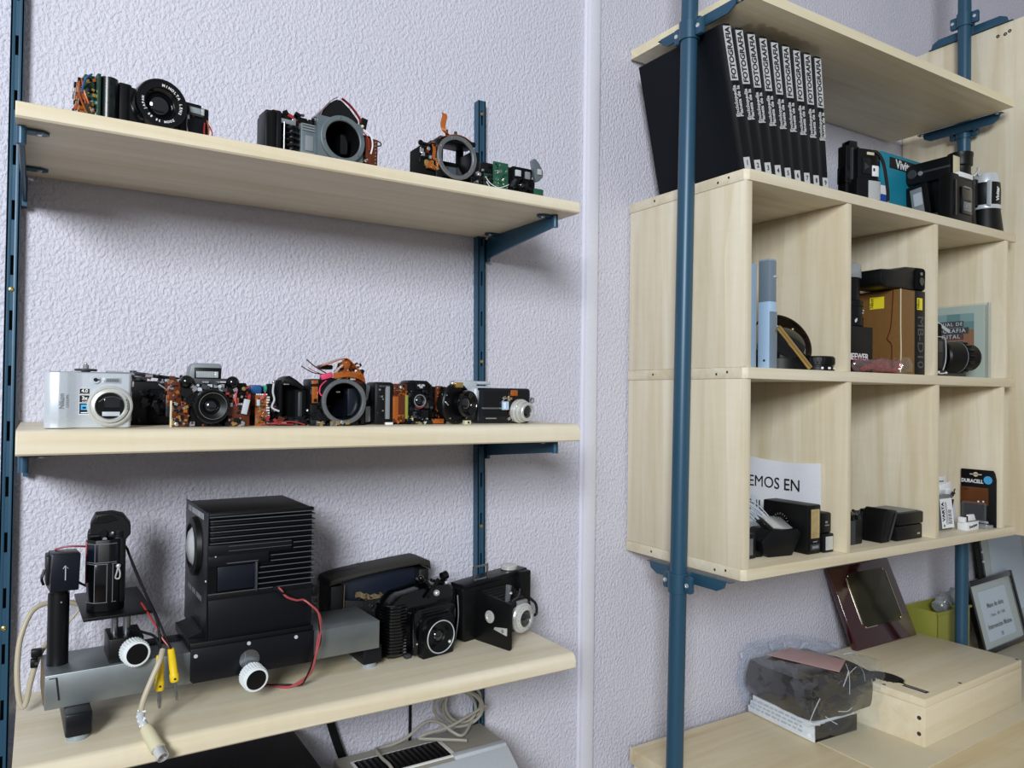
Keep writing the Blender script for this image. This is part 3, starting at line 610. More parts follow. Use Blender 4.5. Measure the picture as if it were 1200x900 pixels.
# camera with pop-up flash and centre lens
t = thing('stripped_camera', 'stripped camera with grey pop-up flash, two dark round knobs and a centre lens', 'camera', (.134, .995, Z2), 0, 'stripped cameras on the shelves')
p = P('body', t); p.bx(.004, .09, .006, .036, 0, .055, 'black', .002); p.bx(.018, .062, .0, .02, 0, .05, 'black_matte', .003); p.bx(.018, .07, .002, .03, .052, .06, 'dark_grey', .001)
p.clutter(.022, .066, .044, .056, .0, 24, ['light_grey', 'grey', 'black', 'solder', 'dark_grey'], 61, .002, .007, .005); p.clutter(.004, .03, .002, .05, .004, 30, BITS, 62, .002, .007, .005); p.clutter(.02, .06, 0, .006, .0, 12, BITS, 63, .003, .006, .004); p.done()
p = P('flex_circuit', t); p.bx(-.004, .012, .0, .003, .025, .056, 'flex_dark', .0006); p.bx(.0, .02, -.004, .0, .0, .026, 'flex_dark', .0008); p.bx(-.0012, .001, -.0045, -.001, 0, .032, 'cream', .0004); p.clutter(-.008, .012, .03, .056, .0, 34, HOT, 64, .0012, .004, .002); p.clutter(.001, .02, .001, .03, -.004, 36, HOT+['gold', 'blue_black'], 65, .0015, .006, .003)
p.done('rust brown flexible circuit'); p = P('flex_circuit', t); p.bx(.066, .092, -.003, .004, .0, .03, 'flex_dark', .001); p.clutter(.062, .092, .001, .05, -.003, 48, HOT+['red_wire', 'black'], 66, .0015, .006, .003); p.box((.0855, -.008, .025), (.007, .004, .019), 'light_grey', .0006, rot(0, 12, 0)); p.clutter(.066, .085, .001, .011, -.005, 8, ['black_gloss', 'solder', 'grey'], 68, .003, .008, .004)
p.tube([(.076, -.004, .045), (.073, -.008, .035), (.075, -.008, .026)], .0008, 'pink', 6); p.done('rust brown flexible circuit with components')
lo = lens(t, (.0445, .004, .0255), (0, -1, 0), .0215, .02, 'black', None, rg=.42); q = P('lens_ring', lo); q.ring((.0455, -.016, .0258), (0, -1, 0), .0165, .0157, .0015, 'steel', 48); q.done('thin bright ring')
p = P('flash_head', t); p.prism([(.02, .058), (.058, .058), (.059, .074), (.057, .0785), (.026, .0785), (.0225, .074)], 'xz', .004, .03, 'grey', .0015); p.bx(.0265, .0575, .0, .006, .06, .073, 'black', .0008); fo = p.done('grey flash head')
q = P('flash_lens', fo); q.bx(.028, .054, -.0012, .002, .0605, .0685, 'clear_grey', .0005); q.bx(.0495, .0535, -.0018, .0, .061, .068, 'flash_lens', .0004)
for i in range(12): q.bx(.0285+i*.0017, .0291+i*.0017, -.0016, 0, .061, .068, 'flash_lens')
q.done('ribbed clear flash lens')
for x in (.017, .071):
    p = P('knob', t); p.cyl((x, .008, .044), (x, -.001, .044), .0075, 'black', n=24); p.sph((x, .0, .0555-.0005), .0082, 'black_gloss'); p.bx(x-.0075, x+.0075, .0, .016, .045, .056, 'black', .001); p.done()

# row of small boards and flex between
t = thing('circuit_board', 'amber circuit strip with white edge pins leaning upright beside the pop-up flash camera', 'circuit board', (.236, 1.006, Z2), 8)
p = P('strip', t); p.bx(.0, .0165, .0, .0016, 0, .04, 'flex', .0003); p.clutter(.001, .015, .001, .039, .0, 50, ['flex_dark', 'gold', 'solder', 'copper'], 71, .0012, .004, .0012); p.done()
p = P('pins', t)
for i in range(11): p.bx(.0145, .0185, -.0012, .001, .002+i*.0034, .004+i*.0034, 'white_plastic')
for i in range(6): p.sph((.002+i*.0026, .0006, .0405), .0012, 'white_plastic', n=8)
p.done('white pins')
t = thing('circuit_board', 'brown circuit plate with a blue and a teal capacitor lying across its top', 'circuit board', (.218, 1.035, Z2), 0)
p = P('plate', t); p.bx(.0, .075, .0, .03, 0, .043, 'black', .002); p.bx(.0, .03, -.004, .0, .0, .044, 'flex_dark', .001); p.clutter(.003, .07, .004, .042, -.002, 30, BITS, 73, .003, .009, .004); p.bx(.0, .062, .002, .03, .043, .052, 'dark_grey', .002); p.done()
P('capacitor', t).box((.024, -.001, .047), (.014, .012, .012), 'blue_part', .001).done('blue capacitor')
p = P('capacitor', t); p.cyl((.035, -.001, .048), (.05, -.001, .049), .0048, 'teal_part', n=18, bev=.001); p.sph((.051, -.001, .049), .003, 'teal_part'); p.done('teal capacitor')

# black mirror box
t = thing('camera_mirror_box', 'matt black hollow mirror box between the teal capacitor and the ring mount camera', 'camera part', (.252, 1.0, Z2), 0)
p = P('frame', t); p.bx(.004, .05, .02, .04, 0, .055, 'black_matte', .003); p.bx(.012, .018, .0, .03, .006, .06, 'black_matte', .003); p.bx(.033, .05, .0, .03, .004, .048, 'black_matte', .004); p.bx(.012, .05, .0, .03, 0, .012, 'black_matte', .002); p.prism([(.012, .052), (.018, .063), (.026, .066), (.036, .06), (.048, .05), (.044, .046), (.034, .052), (.02, .054)], 'xz', .0, .03, 'black', .002)
p.bx(.037, .043, -.002, .002, .01, .045, 'dark_grey', .002); p.clutter(.01, .055, .0, .012, -.001, 30, BITS+['black', 'black_gloss'], 75, .003, .008, .005); p.clutter(-.004, .012, .004, .03, .004, 20, ['black', 'black_gloss', 'solder', 'cable_red'], 76, .003, .008, .006); p.done()
p = P('latch', t); p.tube([(.0055, .0, .056), (.004, -.002, .044), (.006, -.002, .034), (.003, -.003, .024), (.012, -.004, .019)], .0013, 'light_grey', 8); p.sph((.0055, .0, .057), .0025, 'solder'); p.bx(-.016, -.012, -.002, .001, .026, .034, 'light_grey', .0004); p.bx(.018, .025, -.002, .002, .0535, .055, 'solder', .0004); p.sph((.05, -.002, .02), .0024, 'solder'); p.done('bright metal latch')
p = P('wire', t); wires(p, [((-.012, .0, .002), (.03, -.006, .002)), ((-.014, .004, .03), (-.006, -.002, .044)), ((-.002, -.004, .003), (.045, -.007, .0015)), ((-.012, .0, .012), (-.004, -.004, .002))], 9, ('cable_red', 'pink', 'red_wire', 'black'), .0009); p.done('red wires')

# SLR ring mount with orange flex heap
t = thing('stripped_camera', 'stripped camera with large bright ring mount and an orange flexible heap on top', 'camera', (.302, .982, Z2), 0, 'stripped cameras on the shelves')
p = P('body', t); p.bx(.0, .022, .006, .04, .002, .062, 'black', .002); p.plate_hole(.012, .074, .002, .064, .042, .0325, .0248, .002, .006, 'black'); p.bx(.008, .017, .006, .045, 0, .058, 'black_matte', .002); p.bx(.067, .078, .006, .045, 0, .058, 'black_matte', .002); p.bx(.01, .075, .044, .047, 0, .058, 'black_matte', .002); p.bx(.0, .07, .002, .03, 0, .008, 'black', .001); p.clutter(.0, .02, .008, .055, .006, 34, BITS+['black', 'black_gloss', 'blue_black'], 81, .003, .009, .006); p.clutter(.004, .05, .0, .006, -.004, 26, ['solder', 'gold', 'black', 'black_gloss', 'steel'], 82, .0025, .006, .006); p.bx(.05, .064, -.002, .01, 0, .007, 'black', .001); p.done()
p = P('mount_ring', t); p.ring((.042, -.002, .0325), (0, -1, 0), .0305, .0247, .0065, 'mount_steel', 56, .001)
for i in range(7): a = i*2*PI/7+.5; p.cyl((.042+.0275*math.cos(a), -.0084, .0325+.0275*math.sin(a)), (.042+.0275*math.cos(a), -.0092, .0325+.0275*math.sin(a)), .0011, 'steel', n=10)
p.box((.034, -.004, .061), (.004, .006, .011), 'zinc', .0008, rot(0, 35, 0)); p.done('bright metal ring mount')
p = P('mirror_box', t); p.lathe((.042, -.003, .0325), (0, 1, 0), [(.0247, 0), (.0243, .004), (.0235, .045), (0, .045)], 'black_matte', 40, open0=True); p.bx(.0545, .055, .004, .02, .014, .05, 'grey'); p.bx(.05, .066, .002, .018, .013, .05, 'blue_black', .001); p.bx(.04, .046, .02, .024, .044, .0465, 'solder', .0005); p.box((.044, .03, .02), (.03, .001, .02), 'glass_dark', 0, rot(-30, 0, 0)); p.done('dark hollow mirror box')
p = P('flex_circuit', t)
p.ribbon([(.012, .01, .079), (.024, .008, .083), (.036, .004, .0885), (.045, .004, .0895), (.054, .006, .083), (.062, .008, .075), (.069, .008, .066), (.072, .01, .06)], .026, .0012, (0, 1, 0), 'flex', 8)
p.ribbon([(.042, -.004, .087), (.046, -.006, .08), (.044, -.005, .072), (.05, -.006, .066)], .011, .001, (.8, .3, .5), 'flex'); p.ribbon([(.028, -.004, .066), (.044, -.007, .069), (.06, -.006, .067), (.072, -.002, .062)], .009, .001, (0, .6, .8), 'flex'); p.ribbon([(.03, .0, .068), (.034, -.004, .076), (.044, -.005, .085)], .004, .001, (1, 0, .2), 'light_grey')
p.bx(.001, .009, .001, .004, .03, .06, 'flex', .0006); p.bx(.012, .03, .004, .02, .075, .081, 'black', .002); p.clutter(.04, .07, .062, .078, -.002, 14, ['flex_dark', 'black', 'flex', 'white_plastic'], 83, .003, .008, .003); p.box((.055, .014, .066), (.036, .026, .02), 'flex_dark', .003); p.prism([(.03, .066), (.071, .060), (.0715, .068), (.064, .076), (.055, .085), (.046, .0885), (.036, .083)], 'xz', .003, .0045, 'flex', .0003); p.prism([(.04, .069), (.056, .068), (.058, .078), (.049, .082)], 'xz', -.0005, .001, 'flex_dark', .0003); p.prism([(.052, .066), (.072, .0605), (.070, .071), (.058, .075)], 'xz', -.003, -.0018, 'flex', .0003); p.clutter(.036, .068, .066, .084, .003, 16, ['flex_dark', 'black', 'black_gloss', 'flex', 'white_plastic'], 84, .002, .007, .002); p.done('orange flexible circuit folded over the top')
p = P('wire', t); p.tube([(.02, .002, .068), (.0, -.004, .07), (-.016, -.006, .078)], .0007, 'black', 6); p.tube([(.02, .004, .07), (.004, .0, .078), (-.008, -.002, .087)], .0009, 'flex_dark', 6); p.tube([(.018, .0, .067), (.002, -.002, .072), (-.006, -.002, .077)], .0005, 'red_wire', 6)
p.tube([(.02, .002, .06), (.011, -.002, .052), (.01, -.004, .042), (.018, -.004, .038)], .0009, 'pink', 6); p.box((.02, .002, .066), (.016, .008, .007), 'pink', .001, rot(0, -15, 0)); p.done('loose black and pink wires')

# small grey mechanism
t = thing('metal_mechanism', 'small grey metal mechanism with a lime spot right of the ring mount camera', 'camera part', (.384, 1.01, Z2), 0)
p = P('plate', t); p.box((.004, .01, .045), (.012, .014, .022), 'light_grey', .002, rot(0, 10, 0)); p.box((.006, .008, .014), (.016, .012, .022), 'light_grey', .002, rot(0, -12, 0)); p.bx(-.004, .012, .012, .03, 0, .05, 'zinc', .003); p.bx(.0, .012, .004, .012, .024, .034, 'black', .001); p.done()
P('spot', t).box((-.003, .004, .012), (.009, .006, .010), 'lime', .002).done('lime green end')

# stripped compact, long
t = thing('stripped_camera', 'long stripped compact with amber circuit and small centre lens on the middle shelf', 'camera', (.395, 1.0, Z2), 0, 'stripped cameras on the shelves')
p = P('body', t); p.bx(.0, .03, -.004, .035, 0, .06, 'black', .005); p.bx(.002, .118, .006, .038, 0, .055, 'black', .002); p.bx(.048, .085, -.002, .02, 0, .06, 'black_matte', .003); p.prism([(.046, .055), (.056, .0635), (.082, .063), (.092, .055)], 'xz', .0, .03, 'black', .001)
p.bx(.006, .022, -.007, -.003, .052, .0555, 'dark_grey', .0006); p.bx(.0155, .0215, -.008, -.003, .008, .054, 'grey', .001); p.clutter(.003, .014, .01, .05, -.004, 12, ['solder', 'black', 'dark_grey'], 91, .001, .003, .002); p.bx(.016, .027, -.007, -.002, .0, .0035, 'white_plastic', .0006); p.bx(.062, .078, -.004, .002, .049, .06, 'black_gloss', .001); p.clutter(.064, .076, .05, .06, -.003, 6, ['solder', 'light_grey', 'flash_lens'], 92, .002, .005, .002); p.clutter(.05, .092, .0, .05, -.002, 40, ['black', 'black_gloss', 'dark_grey', 'blue_black'], 93, .003, .01, .004); p.clutter(.05, .09, .0, .012, -.003, 14, ['gold', 'solder', 'cream'], 94, .001, .0045, .002); p.done()
p = P('flex_circuit', t); p.bx(.027, .047, -.003, .004, .003, .042, 'flex_dark', .001); p.bx(.0275, .036, -.0045, -.002, .008, .04, 'flex', .0008); p.bx(.028, .05, -.002, .004, .042, .058, 'flex_dark', .001); p.clutter(.026, .05, .04, .058, -.002, 24, HOT, 95, .001, .004, .002); p.sph((.039, -.004, .053), .0028, 'solder'); p.clutter(.03, .046, .002, .014, -.004, 10, ['flex', 'flex_dark', 'copper'], 96, .003, .007, .002)
p.done('amber flexible circuit'); p = P('flex_circuit', t); p.bx(.096, .107, -.002, .004, .02, .056, 'flex_dark', .001); p.clutter(.095, .108, .01, .054, -.002, 34, HOT+['black'], 97, .001, .004, .002); p.bx(.09, .108, -.005, .002, .001, .008, 'flex', .001); p.done('amber flexible circuit'); 
P('strip', t).bx(.0465, .0505, -.005, .0, .008, .042, 'tub_green', .0006).done('dull green strip')
lo = lens(t, (.0675, .0, .034), (0, -1, 0), .012, .008, 'black', None, rg=.45); q = P('lens_ring', lo); q.ring((.0675, -.0075, .034), (0, -1, 0), .0092, .0078, .0012, 'grey', 36); q.tube([(.06, -.008, .026), (.067, -.009, .0235), (.075, -.008, .027)], .0007, 'red_wire', 6); q.done()

# shutter lens unit
t = thing('lens_unit', 'black round lens and shutter unit standing beside the dark compact', 'lens', (.494, .978, Z2), 0)
p = P('shutter_plate', t); a = (.35, -1, 0); c = V((.024, .014, .0305))
p.lathe(c, a, [(.029, 0), (.0305, .002), (.0305, .005), (.029, .007), (.0255, .007), (.0245, .005), (0, .005)], 'black', 44); p.lathe(c, (-.35, 1, 0), [(.026, 0), (.024, .014), (.02, .016), (0, .016)], 'black_matte', 36)
for i in range(14):
    w = i*2*PI/14; d = V((math.cos(w)*.94, math.cos(w)*.33, math.sin(w)))*.0275; n = V(a).normalized(); p.cyl(c+d+n*.006, c+d+n*.0085, .0011, 'solder' if i % 3 == 0 else 'black_gloss', n=8)
p.box((.024, .002, .0575), (.012, .008, .008), 'gold', .001); p.box((.0375, .0, .003), (.010, .009, .006), 'cream', .001); p.box((.038, -.0045, .003), (.003, .001, .003), 'ink'); p.sph((.016, .006, .06), .0032, 'solder'); p.tube([(.0, .006, .044), (.001, .0, .034), (.006, -.002, .028)], .0012, 'solder', 6); p.done()
lens(t, c+V(a).normalized()*.004+V((.008, 0, 0)), a, .0195, .016, 'black_gloss', None, rg=.5)
t = thing('grey_plate', 'pale grey metal cover plate lying behind the lens unit and dark compact', 'camera part', (.575, 1.085, Z2), 0)
p = P('cover', t); p.bx(-.03, .055, .0, .03, 0, .052, 'zinc', .004); p.bx(-.005, .03, -.006, .03, .05, .0665, 'light_grey', .003); p.bx(.028, .058, -.004, .03, .05, .058, 'light_grey', .002); p.bx(.028, .058, -.003, .028, .0605, .066, 'light_grey', .002); p.cyl((-.02, -.002, .05), (-.02, -.008, .05), .006, 'solder', n=16); p.clutter(-.03, .0, .045, .058, .0, 10, ['solder', 'light_grey', 'grey'], 99, .003, .007, .004); p.done()

# dark compact with silver lens
t = thing('compact_camera', 'dark blue compact camera with extended silver lens at the right end of the middle shelf', 'camera', (.560, 1.0, Z2), -4)
p = P('body', t); p.bx(.0, .094, .0, .026, .0005, .0545, 'blue_black', .005, 3); p.bx(.01, .09, -.0008, .004, .004, .05, 'black_gloss', .003); p.bx(.008, .048, -.0022, .001, .022, .0248, 'steel', .001); p.bx(.056, .088, -.002, .004, .002, .034, 'black', .002); p.done()
p = P('end_cap', t); p.bx(-.004, .006, .001, .026, .026, .055, 'silver_plastic', .005); p.cyl((.094, .008, .035), (.098, .006, .034), .005, 'dark_grey', n=18); p.ring((.0965, .004, .036), (0, -1, 0), .005, .003, .003, 'grey', 20); p.done('silver end cap')
p = P('label', t); p.bx(.041, .052, -.006, -.002, .021, .034, 'case_pale', .0005); p.bx(.043, .0465, -.0066, -.003, .023, .032, 'white_plastic'); p.done('small pale blue label')
p = P('flex_circuit', t); p.box((.062, -.003, .047), (.012, .004, .009), 'flex', .001); p.clutter(.042, .06, .03, .042, -.001, 16, HOT+['solder', 'solder'], 102, .002, .005, .004); p.clutter(.052, .062, .004, .02, -.001, 10, HOT, 103, .002, .006, .003); p.tube([(.041, -.003, .033), (.047, -.005, .039), (.053, -.004, .037)], .0012, 'solder', 6); p.done('orange flexible circuit')
p = P('lens', t); a = V((.28, -1, -.06)).normalized(); c = V((.0715, -.001, .0195))
p.lathe(c, a, [(.0185, 0), (.0185, .006), (.0165, .0065), (.0165, .012), (.0145, .0125), (.0145, .021), (.0135, .022), (.0105, .022), (.0102, .019), (.009, .0185), (0, .0185)], 'silver_ring', 44); lo = p.done('silver extending lens barrel')
q = P('glass', lo); q.lathe(c+a*.019, a, [(.0095, 0), (.006, .0012), (0, .0016)], 'glass_dark', 28); q.done()
p = P('lettering', t); p.box((.024, -.0009, .008), (.018, .0006, .0016), 'grey'); p.done('tiny grey lettering line')
# ================================================================== LOWER SHELF
t = thing('optical_bench', 'grey metal bench bar on feet with black post and camera stage on the lower shelf', 'optical bench', (.0105, 1.026, Z3), 2.1)
p = P('bar', t); p.bx(0, .416, 0, .086, .033, .073, 'aluminium', .0012); o = p.done()
p = P('slot', o); p.bx(.004, .0125, -.0004, .002, .0685, .0695, 'ink'); p.prism([(.0105, .0695), (.0125, .0695), (.0155, .043), (.0135, .0425)], 'xz', -.0004, .002, 'ink'); p.bx(-.001, .001, .01, .08, .036, .072, 'worn_leather', .0004); p.done('dark slot')
p = P('scale_strip', o); p.bx(.11, .20, .055, .08, .073, .0742, 'black', .0004)
for i in range(22): p.bx(.115+i*.0035, .1165+i*.0035, .05, .054, .0731, .0735, 'ink')
p.done('black strip')
for x0, x1, y0, y1 in ((.0195, .047, -.026, .08), (.397, .427, .014, .08)):
    p = P('foot', t); p.bx(x0, x1, y0, y1, .006, .033, 'black_metal', .003); f = p.done()
    q = P('pad', f); xm = (x0+x1)/2
    for yy in (y0+.014, y1-.014): q.cyl((xm, yy, 0), (xm, yy, .006), .0115, 'clear_grey', n=24)
    q.done('pale round pad')
p = P('post', t); p.cyl((.0145, .041, .073), (.0145, .041, .158), .0115, 'black', n=36); p.cyl((.0145, .041, .158), (.0145, .041, .172), .0098, 'black', n=36); p.cyl((.0165, .03, .149), (.0165, .0285, .149), .001, 'grey', n=10); po = p.done()
p = P('sensor_box', t); p.box((.0185, .036, .186), (.030, .034, .044), 'blue_black', .0012, rot(0, 2, 4)); p.bx(.0, .006, .03, .06, .17, .205, 'black', .002); so = p.done()
q = P('arrow_mark', so); M = basis((.0195, .0186, .186), (1, .07, 0), (0, 0, 1))
q.raw([(-.0005, -.009, 0), (.0005, -.009, 0), (.0005, .008, 0), (-.0005, .008, 0)], [(0, 1, 2, 3)], 'light_grey', M); q.raw([(-.003, .005, 0), (-.0022, .0048, 0), (.0004, .0088, 0), (-.0004, .0088, 0), (.003, .005, 0), (.0022, .0048, 0)], [(0, 1, 2, 3), (4, 3, 2, 5)], 'light_grey', M); q.done('thin white arrow')
q = P('wire', so); q.tube([(.01, .05, .209), (.022, .046, .212), (.038, .044, .211), (.05, .05, .208)], .0012, 'cable_red', 6); q.tube([(.03, .052, .17), (.04, .05, .163), (.05, .05, .158), (.06, .05, .16)], .0014, 'black', 6); q.tube([(-.001, .03, .19), (-.004, .028, .18), (-.002, .03, .172)], .0016, 'black', 6); q.done()
p = P('stage_block', t); p.bx(.066, .104, .006, .06, .073, .102, 'black', .0015); so = p.done()
q = P('pillar', so); q.cyl((.0745, .034, .102), (.0745, .034, .128), .0042, 'steel', n=20).done('steel pillar'); q = P('pillar', so); q.cyl((.087, .026, .102), (.087, .026, .128), .0042, 'steel', n=20).done('steel pillar')
def knob(par, c, ax, r=.0158, L=.02):
    p = P('knob', par); ax = V(ax).normalized(); n = 20; c = V(c)
    p.lathe(c, ax, [(r*.86, 0), (r*.97, .001), (r*.97, L-.003), (r*.93, L-.0005), (r*.8, L), (r*.76, L-.001), (0, L-.001)], 'knob_white', 40)
    x = ax.orthogonal().normalized(); y = ax.cross(x)
    n = 30
    for i in range(n):
        w = i*2*PI/n; d = (x*math.cos(w)+y*math.sin(w))*r*.965; p.cyl(c+d+ax*.001, c+d+ax*(L-.003), .0009, 'knob_white', n=6)
    o = p.done('white ribbed knob')
    q = P('cap', o); q.lathe(c+ax*(L-.0012), ax, [(r*.78, 0), (r*.78, .0008), (r*.6, .001), (0, .0007)], 'black', 36).done('black face'); return o
knob(so, (.0915, .006, .0855), (.15, -1, 0))
p = P('stage_plate', t); p.box((.076, .073, .1295), (.076, .135, .004), 'black', .0006, rot(0, 0, 0)); p.done()

# camera standing on end on the stage
t = thing('reflex_camera', 'black reflex camera standing on its end on the bench stage', 'camera', (.0735, 1.07, Z3+.1317), -4)
p = P('body', t)
p.prism([(-.021, .008), (-.021, -.006), (-.012, -.017), (.004, -.0185), (.014, -.014), (.021, -.004), (.021, .02), (-.014, .022)], 'xy', 0, .088, 'black', .0015)
p.bx(.008, .0215, -.012, .03, .008, .1, 'black', .003); p.done()
p = P('grip_panel', t)
for (x0, y0), (x1, y1) in (((-.019, -.0085), (-.0125, -.0172)), ((-.0115, -.0176), (.0035, -.0192))):
    pass
p.prism([(-.0213, -.0062), (-.0122, -.0174), (.0, -.0186), (.0, -.016), (-.010, -.015), (-.018, -.006)], 'xy', .012, .058, 'black_gloss', .0005); p.prism([(-.0205, -.0066), (-.0122, -.0176), (.0128, -.0155), (.011, -.012), (-.010, -.015), (-.018, -.006)], 'xy', .061, .083, 'blue_black', .0005)
p.prism([(.002, -.0192), (.0135, -.015), (.012, -.012), (.002, -.016)], 'xy', .004, .06, 'black', .0008); p.done()
p = P('panel_line', t)
for z in (.0118, .0585, .0606, .0832): p.tube([(-.0213, -.0068, z), (-.0122, -.0178, z), (.001, -.0189, z), (.0115, -.0158, z)], .00035, 'grey', 5, 1)
for x, y in ((-.0122, -.0178), (.0012, -.0194), (.0075, -.0178)): p.tube([(x, y, .012), (x, y, .0585)], .00032, 'grey', 5, 1)
p.tube([(-.0122, -.0178, .061), (-.0122, -.0178, .083)], .00032, 'grey', 5, 1); p.done('worn pale edges')
p = P('top_block', t); p.prism([(-.018, .094), (-.018, .108), (-.013, .1185), (.006, .1195), (.018, .116), (.0265, .104), (.0265, .092), (.021, .086)], 'xz', -.012, .018, 'black', .0012); p.prism([(-.014, .108), (-.011, .117), (.004, .118), (.012, .111), (-.002, .108)], 'xz', -.0135, -.011, 'black_gloss', .0006)
p.bx(-.021, .02, -.008, .02, .086, .098, 'black', .003); p.cyl((-.018, -.011, .0925), (-.008, -.011, .0925), .0028, 'black', n=14); p.cyl((-.004, -.012, .096), (-.004, -.0165, .096), .0045, 'black_gloss', n=20); p.sph((.006, -.013, .0945), .0032, 'dark_grey'); p.sph((.0065, -.015, .096), .0014, 'light_grey'); p.cyl((-.002, -.0115, .0885), (-.002, -.015, .0885), .0025, 'grey', n=14); p.done(sharp=18)
p = P('strap_lug', t); p.sph((.0135, -.0175, .055), .0028, 'chrome', (1, .6, 1)); p.tube([(.0135, -.018, .0555), (.012, -.0188, .048), (.0105, -.0188, .041), (.0145, -.0188, .040), (.0155, -.0185, .046), (.0138, -.018, .053)], .001, 'chrome', 8); p.done('bright chrome strap lug')
p = P('side_band', t); p.bx(-.0225, -.0205, -.004, .012, .03, .085, 'cable_red', .0005); p.done('dark red side band')

# lamp house
t = thing('lamp_house', 'black finned lamp house with a round lens mounted on the bench bar', 'lamp house', (.166, 1.03, Z3+.036), 1.2)
p = P('carriage_plate', t); p.prism([(.0, .003), (.003, 0), (.155, 0), (.158, .003), (.158, .043), (.0, .043)], 'xz', -.009, -.0045, 'black_metal', .0008); cp = p.done()
for x, z in ((.006, .034), (.071, .0395), (.133, .0375)):
    q = P('screw', cp); q.lathe((x, -.009, z), (0, -1, 0), [(.0026, 0), (.0022, .0008), (0, .001)], 'light_grey', 16).done()
q = P('round_window', cp); q.lathe((.072, -.0091, .0185), (0, -1, 0), [(.0128, 0), (.0128, .0005), (0, .0005)], 'steel', 36); q.bx(.066, .0665, -.0099, -.0091, .01, .029, 'grey'); q.cyl((.073, -.009, .014), (.074, -.018, .004), .0025, 'grey', n=14); q.done('round bright metal window')
knob(cp, (.0735, -.0125, .0000), (.12, -1, -.12), .0165, .019)
p = P('base', t); p.bx(-.0, .158, -.0045, .105, .038, .049, 'black', .001); p.bx(.0215, .157, .0, .145, .045, .101, 'black_metal', .0012); p.prism([(.0, .049), (.0215, .049), (.0215, .056)], 'xz', .02, .1, 'black'); p.done()
p = P('housing', t)
p.bx(.0205, .157, .004, .145, .097, .2095, 'black', .0015)
# front face plate with recesses
p.bx(.0205, .127, -.0015, .006, .1545, .1695, 'black_metal', .0006); p.bx(.0205, .097, -.0015, .006, .142, .156, 'black_metal', .0004); p.bx(.043, .083, -.0022, .003, .1445, .1455, 'fin_edge')
p.bx(.0205, .031, -.0005, .006, .106, .142, 'black_matte'); p.bx(.032, .079, -.001, .006, .110, .141, 'blue_black', .0005); p.bx(.079, .0815, -.006, .006, .106, .144, 'dark_grey', .0005); p.bx(.0205, .157, -.001, .006, .099, .108, 'black', .0005); p.bx(.0205, .157, -.0016, -.0005, .1065, .1073, 'fin_edge')
p.bx(.0205, .157, -.003, .006, .2055, .2105, 'black', .001); ho = p.done()
p = P('cooling_fin', ho)
FX = [.021]*5+[.128, .128, .098, .098, .084, .082, .082, .082]
for i, xf in enumerate(FX):
    z = .2015-.0072*i
    p.prism([(-.0066, z-.0006), (-.0066, z+.0006), (.005, z+.001), (.005, z-.001)], 'yz', xf, .158, 'black_metal'); p.bx(xf, .158, -.0072, -.0065, z-.0005, z+.0005, 'fin_edge')
p.bx(.0205, .157, -.0052, -.0028, .2055, .2065, 'fin_edge')
p.bx(.045, .127, -.002, -.001, .1665, .1671, 'fin_edge'); p.bx(.045, .127, -.002, -.001, .1605, .1611, 'fin_edge')
p.done('black cooling fins')
p = P('front_plate', t); p.bx(.0188, .021, -.001, .147, .043, .212, 'black_metal', .0005); p.sph((.0186, .002, .124), .0015, 'light_grey'); p.cyl((.029, -.0016, .155), (.029, -.0026, .155), .0009, 'light_grey', n=8); fp = p.done()
q = P('lens', fp); q.lathe((.0188, .07, .158), (-1, 0, 0), [(.04, 0), (.0385, .006), (.031, .008), (.029, .004), (.0275, .0035), (0, .0035)], 'black', 48); lo = q.done()
q = P('glass', lo); q.lathe((.0155, .07, .158), (-1, 0, 0), [(.0275, 0), (.02, .0055), (.01, .008), (0, .009)], 'flash_lens', 40).done('pale condenser lens')
q = P('lettering', fp); M = basis((.0185, .07, .2035), (0, -1, 0), (0, 0, 1)); [q.raw([(x, -.004, 0), (x+w, -.004, 0), (x+w, .004, 0), (x, .004, 0)], [(0, 1, 2, 3)], 'light_grey', M) for x, w in ((-.055, .005), (-.047, .003), (-.042, .006), (-.03, .004), (-.024, .005), (-.017, .005), (-.010, .004), (-.004, .005), (.003, .003), (.008, .006), (.016, .005), (.023, .005), (.030, .005), (.037, .004), (.043, .005))]; q.done('white lettering'); q = P('lettering', fp); M = basis((.0185, .06, .0955), (0, -1, 0), (0, 0, 1)); [q.raw([(x, -.0035, 0), (x+w, -.0035, 0), (x+w, .0035, 0), (x, .0035, 0)], [(0, 1, 2, 3)], 'grey', M) for x, w in ((-.058, .005), (-.05, .004), (-.043, .006), (-.03, .005), (-.023, .005), (-.016, .006), (-.002, .005), (.005, .004), (.011, .006), (.019, .005), (.026, .005))]; q.done('white lettering')
p = P('cable', t); a = [(.108, -.003, .1055), (.113, -.008, .101), (.12, -.009, .095), (.131, -.008, .088), (.142, -.008, .084), (.152, -.012, .080), (.160, -.014, .07), (.164, -.015, .05), (.1625, -.016, .03), (.157, -.016, .008), (.151, -.012, -.014), (.141, -.003, -.028), (.128, .008, -.0330), (.112, .022, -.0335), (.095, .035, -.0335)]
b2 = [V(q)+V((.0018*math.cos(i*1.9), .0012*math.sin(i*1.9), .0018*math.sin(i*1.9))) for i, q in enumerate(a)]; c2 = [V(q)-V((.0018*math.cos(i*1.9), .0012*math.sin(i*1.9), .0018*math.sin(i*1.9))) for i, q in enumerate(a)]
p.tube(b2, .0015, 'wire_red', 8); p.tube(c2, .0014, 'black', 8); p.tube([V(q)+V((0, -.0016, 0)) for q in a[6:]], .0011, 'wire_red', 6); p.cyl((.105, -.001, .106), (.105, -.006, .106), .0028, 'blue_black', n=12); p.done('red and black twisted lead')
p = P('side_switch', t); p.bx(.157, .167, .002, .018, .086, .1, 'black', .002); p.bx(.16, .165, .0, .004, .078, .083, 'black', .001); p.done()

